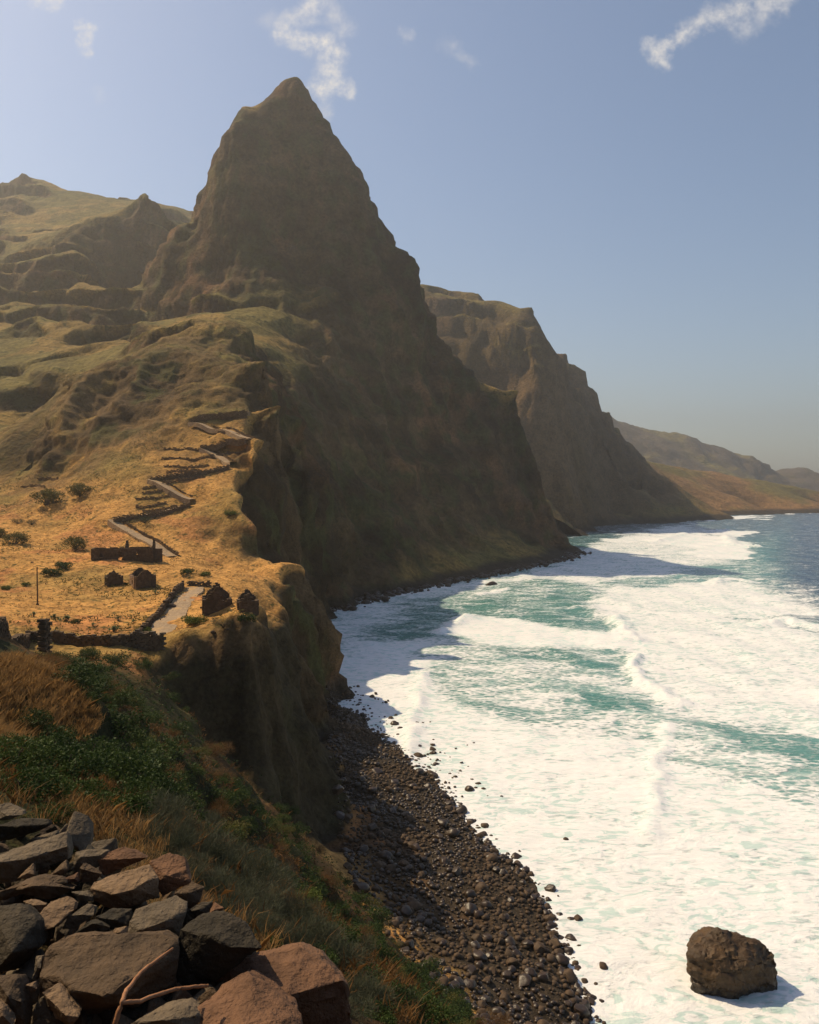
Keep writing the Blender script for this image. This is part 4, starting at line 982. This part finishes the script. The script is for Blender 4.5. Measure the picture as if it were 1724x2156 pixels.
RK = [
 (c5, [(-60,130),(60,112),(185,170),(192,205),(60,250),(-60,260)], [(60,215,.12)], M_grey, 'flat grey slab highest at the left edge of the rock pile'),
 (c5, [(-60,290),(80,250),(180,235),(300,255),(385,250),(385,285),(250,350),(80,405),(-60,440)], [(150,300,.10),(280,290,.06)], M_dark, 'dark jagged rock under the flat grey slab'),
 (c5, [(-60,560),(90,480),(330,420),(540,335),(552,470),(545,560),(330,600),(140,720),(-60,760)], [(0,585,.14),(190,560,.14),(400,500,.10),(540,455,.03)], M_grey, 'long grey slab with a lit top at upper left of the pile'),
 (c5, [(135,712),(265,588),(272,680),(240,725)], [(220,670,.1)], M_tan, 'small pointed tan shard under the long grey slab'),
 (c5, [(395,690),(530,558),(538,640),(490,718)], [(490,640,.12)], M_brown, 'small upright brown shard right of the tan shard'),
 (c5, [(575,645),(605,510),(720,472),(865,485),(850,600),(640,680)], [(640,545,.1),(790,530,.06)], M_grey, 'grey block behind the red slab'),
 (c5, [(762,560),(820,512),(980,455),(1185,545),(1000,640),(820,700),(785,630)], [(960,560,.06)], M_red, 'flat red brown slab at the top of the pile'),
 (c5, [(635,745),(632,630),(668,588),(815,680),(760,740)], [(660,640,.1)], M_brown, 'brown wedge tucked under the red slab'),
 (c5, [(745,735),(930,660),(1190,592),(1262,705),(1256,855),(1050,935),(900,965),(715,880),(708,790)], [(900,775,.10),(918,835,.16),(1060,800,.15),(1175,725,.09)], M_tan, 'bright tan block with a lit top and black shaded front'),
 (c5, [(1190,580),(1350,508),(1470,540),(1485,640),(1522,745),(1400,810),(1290,860),(1230,760)], [(1330,690,.05)], M_red, 'reddish slab right of the bright tan block'),
 (c5, [(125,805),(260,735),(480,750),(595,795),(500,850),(360,900),(240,855)], [(270,772,.10),(470,775,.08)], M_brown, 'flat brown stone below the small shards'),
 (c5, [(-40,825),(140,740),(300,688),(500,700),(530,748),(260,800),(120,860),(-40,900)], [(200,760,.06)], M_brown, 'broad brown stone at left under the small shards'),
 (c5, [(495,722),(622,662),(624,735),(545,755)], [(590,715,.05)], M_red, 'small orange wedge between the shard and the brown wedge'),
 (c5, [(272,1058),(400,890),(540,848),(602,900),(592,965),(470,1095),(300,1145)], [(430,1098,.10),(565,965,.06)], M_tan, 'pale elongated tan stone in the middle of the pile'),
 (c5, [(540,1010),(690,912),(762,930),(745,1010),(600,1110),(500,1110)], [(640,1000,.1)], M_grey, 'rounded grey stone right of the elongated tan stone'),
 (c5, [(185,895),(250,878),(365,920),(300,1020),(240,980)], [(260,925,.05)], M_tan, 'small tan stone left above the elongated stone'),
 (c5, [(570,822),(690,812),(735,860),(740,900),(620,880)], [(650,845,.08)], M_grey, 'small pale stone left of the bright tan block'),
 (c5, [(590,1155),(722,1042),(800,1055),(875,1100),(855,1170),(700,1190)], [(735,1070,.05)], M_dark, 'grey stone with one pale edge above the biggest boulder'),
 (c5, [(885,1165),(918,1108),(1012,1092),(1015,1195),(930,1200)], [(950,1140,.05)], M_tan, 'small pale stone beside the biggest boulder top'),
 (c5, [(1012,1195),(1025,1040),(1080,960),(1280,895),(1400,850),(1492,900),(1480,980),(1430,1170),(1250,1190)], [(1110,1120,.07),(1330,1050,.10)], M_grey, 'large grey block above the biggest boulder'),
 (c5, [(1380,830),(1530,738),(1625,780),(1590,900),(1495,975),(1440,900)], [(1500,830,.06)], M_brown, 'brown stone behind the large grey block'),
 (c5, [(300,1500),(330,1330),(380,1220),(520,1160),(1000,1200),(1300,1145),(1425,1190),(1440,1350),(1385,1570),(1100,1730),(830,1900),(560,1800),(290,1790)], [(495,1495,.10),(690,1335,.09),(850,1245,.04),(600,1600,.13),(860,1650,.15),(1080,1480,.14),(1250,1300,.06)], M_brown, 'biggest brown boulder under the forked branch'),
 (c6, [(0,1250),(40,930),(180,830),(330,812),(480,880),(595,1055),(480,1130),(330,1200),(240,1290),(60,1330)], [(250,980,.12),(380,1050,.08)], M_dark, 'black rounded boulder right of the biggest boulder'),
 (c6, [(245,1255),(340,1150),(470,1100),(700,1065),(830,1038),(1000,1130),(1110,1240),(1175,1285),(1195,1620),(850,1680),(400,1600)], [(540,1225,.04),(745,1370,.16),(1130,1268,.04),(960,1320,.10)], M_red, 'broad rock with a lit reddish top at lower right of the pile'),
 (c6, [(90,1640),(170,1450),(320,1300),(490,1198),(560,1260),(740,1385),(855,1490),(880,1680),(600,1720),(90,1720)], [(548,1330,.12),(470,1600,.22),(700,1560,.14)], M_red, 'peaked rock with one lit face at the bottom edge'),
 (c5, [(335,1620),(470,1540),(630,1815),(560,1900),(440,1830)], [(400,1640,.03),(520,1800,.08)], M_tan, 'pale upright slab leaning at the foot of the biggest boulder'),
 (c5, [(-60,1660),(0,1690),(35,1735),(110,1890),(-60,1900)], [(20,1800,.08)], M_tan, 'pale stone in the bottom left corner'),
 (c5, [(-60,930),(170,908),(300,1050),(322,1250),(150,1430),(-60,1470)], [(150,1100,.12),(100,1300,.1)], M_dark, 'dark craggy rock at the left edge below the brown stones'),
 (c5, [(198,1560),(285,1528),(295,1595),(240,1628)], [(250,1570,.05)], M_tan, 'tiny tan stone left of the biggest boulder'),
 (c5, [(255,1510),(288,1330),(338,1325),(325,1430),(290,1530)], [(300,1420,.06)], M_grey, 'narrow grey stone wedged at the left of the biggest boulder'),
 (c5, [(1000,1900),(1080,1850),(1230,1775),(1500,1715),(1600,1800),(1580,1920)], [(1280,1840,.10)], M_grey, 'low grey rock at the bottom edge under the branch'),
 (c5, [(-60,1480),(150,1470),(180,1700),(200,1920),(-60,1920)], [(60,1650,.10)], M_brown, 'brown rock face at the left edge below the dark craggy rock'),
 (c6, [(225,835),(270,748),(335,790),(300,850)], [(275,800,.05)], M_red, 'small red stone above the black boulder'),
 (c5, [(760,1020),(860,960),(1040,960),(1030,1090),(880,1130)], [(900,1040,.04)], M_dark, 'dark stone in the gap between the tan block and the grey block'),
 (c5, [(1480,980),(1600,900),(1690,900),(1660,1000),(1540,1040)], [(1580,960,.05)], M_dark, 'dark stone right of the large grey block'),
]
for conv, ol, rd, mt, lab in RK:
    kw = {'broad rock': dict(vbase=2112), 'peaked roc': dict(vbase=2190, front=False)}.get(lab[:10], {})
    seen_rock(conv, ol, rd, mt, lab, **kw)
# packing stones in the joints of the pile
fm = [hull_mesh('packing_stone', [Vector((random.uniform(-1, 1), random.uniform(-1, 1), random.uniform(-.6, .6))) for _ in range(14)], m, i*3., .14, .05, .05) for i, m in enumerate((M_dark, M_brown, M_grey))]
for k in range(190):
    u, v = random.uniform(-40, 560), random.uniform(1740, 2180)
    if u > 120+(v-1700)*1.2: continue
    y = (H-46.72)*FP/(v-V0); p = Vector(ray(u, v, y)); s = random.uniform(.09, .22)
    tag(data_obj('packing_stone', fm[k % 3], p, tuple(random.uniform(0, 6.28) for _ in range(3)), (s, s*random.uniform(.6, 1), s)), 'small stone filling a gap between the big rocks of the pile', 'stone', 'packing stones of the near pile')

def branch():
    q = [(c5(p), d) for p, d in (((910,1890),4.12), ((970,1700),4.16), ((1010,1600),4.25), ((1120,1460),4.42), ((1260,1350),4.6), ((1375,1270),4.75))]
    A = [Vector(ray(*uv, d)) for uv, d in q]
    q2 = [(c5(p), d) for p, d in (((972,1702),4.16), ((1110,1690),4.25), ((1300,1620),4.4), ((1420,1590),4.5), ((1560,1572),4.55), ((1655,1565),4.6))]
    B2 = [Vector(ray(*uv, d)) for uv, d in q2]
    o = empty('forked_branch', A[0])
    def sm(P, r0, r1, nm, par):
        pts = []
        for i in range(len(P)-1):
            for k in range(5): pts.append(P[i].lerp(P[i+1], k/5)+Vector((random.gauss(0, .0015), 0, random.gauss(0, .0015))))
        pts.append(P[-1]); n = len(pts)
        V, Fc = tube([p-A[0] for p in pts], [(r0+(r1-r0)*i/(n-1))*random.uniform(.95, 1.06) for i in range(n)], 9)
        return mesh_obj(nm, V, Fc, M_branch, par, True)
    sm(A, .014, .0075, 'stem', o); sm(B2, .0115, .009, 'side_shoot', o)
    tag(o, 'dry orange brown forked branch lying over the biggest boulder', 'branch')
branch()

# ------------------------------------------------------------------ sea rock, beach boulders
seen_rock(cS, [(405,560),(450,440),(580,315),(690,272),(870,330),(1010,375),(1200,440),(1290,530),(1308,680),(1275,790),(1190,840),(1050,900),(900,915),(740,850),(580,785),(470,690)], [(620,420,.06),(560,600,.12),(800,560,.16),(1000,600,.16),(860,760,.16),(1120,640,.12),(720,720,.14)], M_searock, 'large lone brown rock standing in white foam at lower right', 'sea_rock', zp=1.6, thick=1.0, tilt=.48, rough=.08, fine=26, bev=.03, group=None, skirt=2.6)
def boulder_proto(seed, sub):
    bm = bmesh.new(); bmesh.ops.create_icosphere(bm, subdivisions=sub, radius=1.)
    co = np.array([v.co for v in bm.verts]); gg = np.random.default_rng(seed)
    for _ in range(9):                                    # flats knocked off a round stone
        n = gg.normal(size=3); n /= np.linalg.norm(n); d = co@n; cut = gg.uniform(.62, .9)
        co -= np.outer(np.maximum(d-cut, 0), n)*.9
    co *= 1+(fbm(co[:, 0]+seed, co[:, 1], co[:, 2], .9, 3)[:, None]-.5)*.35
    co *= np.array([1, gg.uniform(.7, .95), gg.uniform(.55, .8)])
    F_ = np.array([[v.index for v in f_.verts] for f_ in bm.faces]); bm.free()
    return co, F_
BEACH = [(672,1456),(700,1445),(800,1480),(880,1570),(960,1680),(1060,1790),(1165,1930),(1236,2080),(1258,2200),(1000,2200),(880,2040),(790,1950),(730,1830),(700,1700),(690,1560),(676,1480)]
sh = np.array([sea(u, v) for u, v in ((690,1450),(725,1478),(760,1510),(800,1548),(835,1575),(866,1600),(900,1640),(935,1680),(970,1725),(1010,1770),(1055,1810),(1110,1850),(1144,1920),(1184,2000),(1206,2080),(1226,2155),(1242,2260))])
m = inside(lV, BEACH) & (lV[:, 2] < 6.5) & (lV[:, 1] < 200)
bp = lV[m]; wgt = 1.0+0*bp[:, 0]
idx = g.choice(len(bp), 6200, replace=len(bp) < 6200); pos = bp[idx]+np.concatenate([g.uniform(-.35, .35, (6200, 2)), np.zeros((6200, 1))], 1)
# stragglers in the wash
k = 520; si = g.integers(0, len(sh)-1, k); tt = g.uniform(0, 1, k)[:, None]; e = sh[si]*(1-tt)+sh[si+1]*tt; tn = sh[si+1]-sh[si]; tn /= np.linalg.norm(tn, axis=1)[:, None]
off = np.abs(g.normal(0, 1, k))*np.where(e[:, 1] > 125, 5.0, 1.5); e = e+np.stack([tn[:, 1], -tn[:, 0]], 1)*-1*(off-1.)[:, None]
pos = np.concatenate([pos, np.concatenate([e, np.full((k, 1), -.05)], 1)])
rad = np.clip(g.lognormal(-1.24, .44, len(pos)), .15, 1.1); rad[-k:] *= 1.15
ang = rad/pos[:, 1]*(1+.6*(np.arange(len(pos)) >= len(pos)-k)); order = np.argsort(-ang)
big = [boulder_proto(100+i, 3) for i in range(8)]; small = [boulder_proto(200+i, 1) for i in range(10)]
bigm = []
for i, (co, F_) in enumerate(big):
    me = mesh_np('boulder', co, F_, M_wet if i % 3 else M_beach_dry); me.polygons.foreach_set('use_smooth', [True]*len(me.polygons)); me.set_sharp_from_angle(angle=math.radians(32)); bigm.append(me)
isw = np.arange(len(pos)) >= len(pos)-k
for j, i in enumerate(order[:300]):
    s = rad[i]; p = Vector(pos[i]); z = max(ground(p.x, p.y, p.z), -.25)
    o = data_obj('boulder', bigm[j % 8], (p.x, p.y, z+s*.25), (random.uniform(-.4, .4), random.uniform(-.4, .4), random.uniform(0, 6.28)), (s, s, s))
    if isw[i]: tag(o, 'dark wet boulder in the foam at the edge of the beach', 'boulder', 'boulders in the wash')
    else: tag(o, 'large dark rounded boulder among the stones of the beach', 'boulder', 'large boulders on the beach')
def stone_mass(name, ids, P_, R_, protos, mat, label, zoff=.22):
    Vs = []; Qs = []; b0 = 0
    for n_, i in enumerate(ids):
        co, F_ = protos[n_ % len(protos)]; r3 = np.array(Matrix.Rotation(g.uniform(0, 6.28), 3, 'Z') @ Matrix.Rotation(g.normal(0, .35), 3, 'X'))
        Vs.append((co@r3.T)*R_[i]+P_[i]+np.array([0, 0, R_[i]*zoff])); Qs.append(F_+b0); b0 += len(co)
    o = data_obj(name, mesh_np(name, np.concatenate(Vs), np.concatenate(Qs), mat)); return tag(o, label, 'stones', kind='stuff')
rest = order[300:]; dry = fbm(pos[rest, 0], pos[rest, 1], pos[rest, 2], 12., 3) > .53
stone_mass('beach_stones', rest[~dry], pos, rad, small, M_wet, 'countless dark wet stones of the beach below the cliff')
stone_mass('beach_stones', rest[dry], pos, rad, small, M_beach_dry, 'countless dry brown stones of the beach below the cliff')
# three clear boulders standing off the beach
for (u, v), s, lab in (((988,1662),.95,'lone dark boulder in the foam well off the middle of the beach'), ((942,1688),.55,'smaller boulder in the foam between the lone boulder and the beach'), ((1270,2035),.6,'dark boulder in the foam off the lower end of the beach'), ((1216,1935),.62,'dark boulder in the foam off the lower middle of the beach'), ((1190,1768),.5,'half drowned boulder out in the foam'), ((1018,1757),.7,'dark boulder at the foam edge beside the beach bulge')):
    x, y = sea(u, v); tag(data_obj('boulder', bigm[int(u) % 8], (x, y, .1), (.1, .2, u), (s, s, s)), lab, 'boulder', 'boulders standing in the foam')
# rocks at the foot of the great peak and off its point
q = []
for a, b, n in (((690,1290),(750,1268),70), ((750,1268),(950,1226),190), ((950,1226),(1100,1197),150), ((1100,1197),(1190,1177),140), ((1190,1177),(1222,1164),150)):
    for _ in range(n):
        t = random.random(); x, y = sea(a[0]+(b[0]-a[0])*t, a[1]+(b[1]-a[1])*t); q.append((x+random.gauss(0, 3.2), y+random.gauss(0, 3.2), random.uniform(-.2, .5)))
q = np.array(q); rq = np.clip(g.lognormal(.0, .45, len(q)), .5, 2.6)
stone_mass('shore_rocks', np.arange(len(q)), q, rq, small, M_wet, 'jumble of black rocks along the foot of the great peak')
x, y = sea(1035, 1231); tag(data_obj('boulder', bigm[2], (x, y, .2), (.1, 0, .4), (3.4, 2.6, 2.6)), 'black boulder awash off the shaded foot of the peak', 'boulder')

# loose rocks on the plateau
for (u, v), s, lab in (((392,1316),.0,None), ((394,1308),1.,'dark boulder beside the left edge of the plateau path'), ((449,1331),.42,'small brown stone on the bare ground at the plateau rim'), ((479,1325),.25,'tiny brown stone right of the small rim stone'), ((68,1184),.4,'small dark stone in the field left of the long ruin')):
    if lab:
        p = pix(u-(32 if s == 1. else 0), v-(30 if s == 1. else 0)); tag(data_obj('boulder', bigm[3], p, (.1, .2, 1.), (s, s*.8, s)), lab, 'boulder', 'loose stones on the plateau')
def drop(o):
    for c in list(o.children): drop(c)
    bpy.data.objects.remove(o)
for o in PRO.values(): drop(o)
# ------------------------------------------------------------------ sea air
def haze():
    x0, x1, y0, y1, z0, z1 = -1300, 4300, -400, 5400, -30, 495
    v = [(x, y, z) for z in (z0, z1) for y in (y0, y1) for x in (x0, x1)]
    t = NT('salt_haze'); t.n.remove(t.b)
    pv = t.new('ShaderNodeVolumePrincipled'); pv.inputs['Color'].default_value = (.95, .94, .90, 1)
    pv.inputs['Density'].default_value = .00021; pv.inputs['Anisotropy'].default_value = .55
    t.l.new(pv.outputs[0], t.o.inputs['Volume'])
    o = mesh_obj('haze', v, [(0,2,3,1), (4,5,7,6), (0,1,5,4), (2,6,7,3), (0,4,6,2), (1,3,7,5)], t.m)
    tag(o, 'warm salt haze hanging over the bay and mountains', 'haze', kind='stuff')
haze()
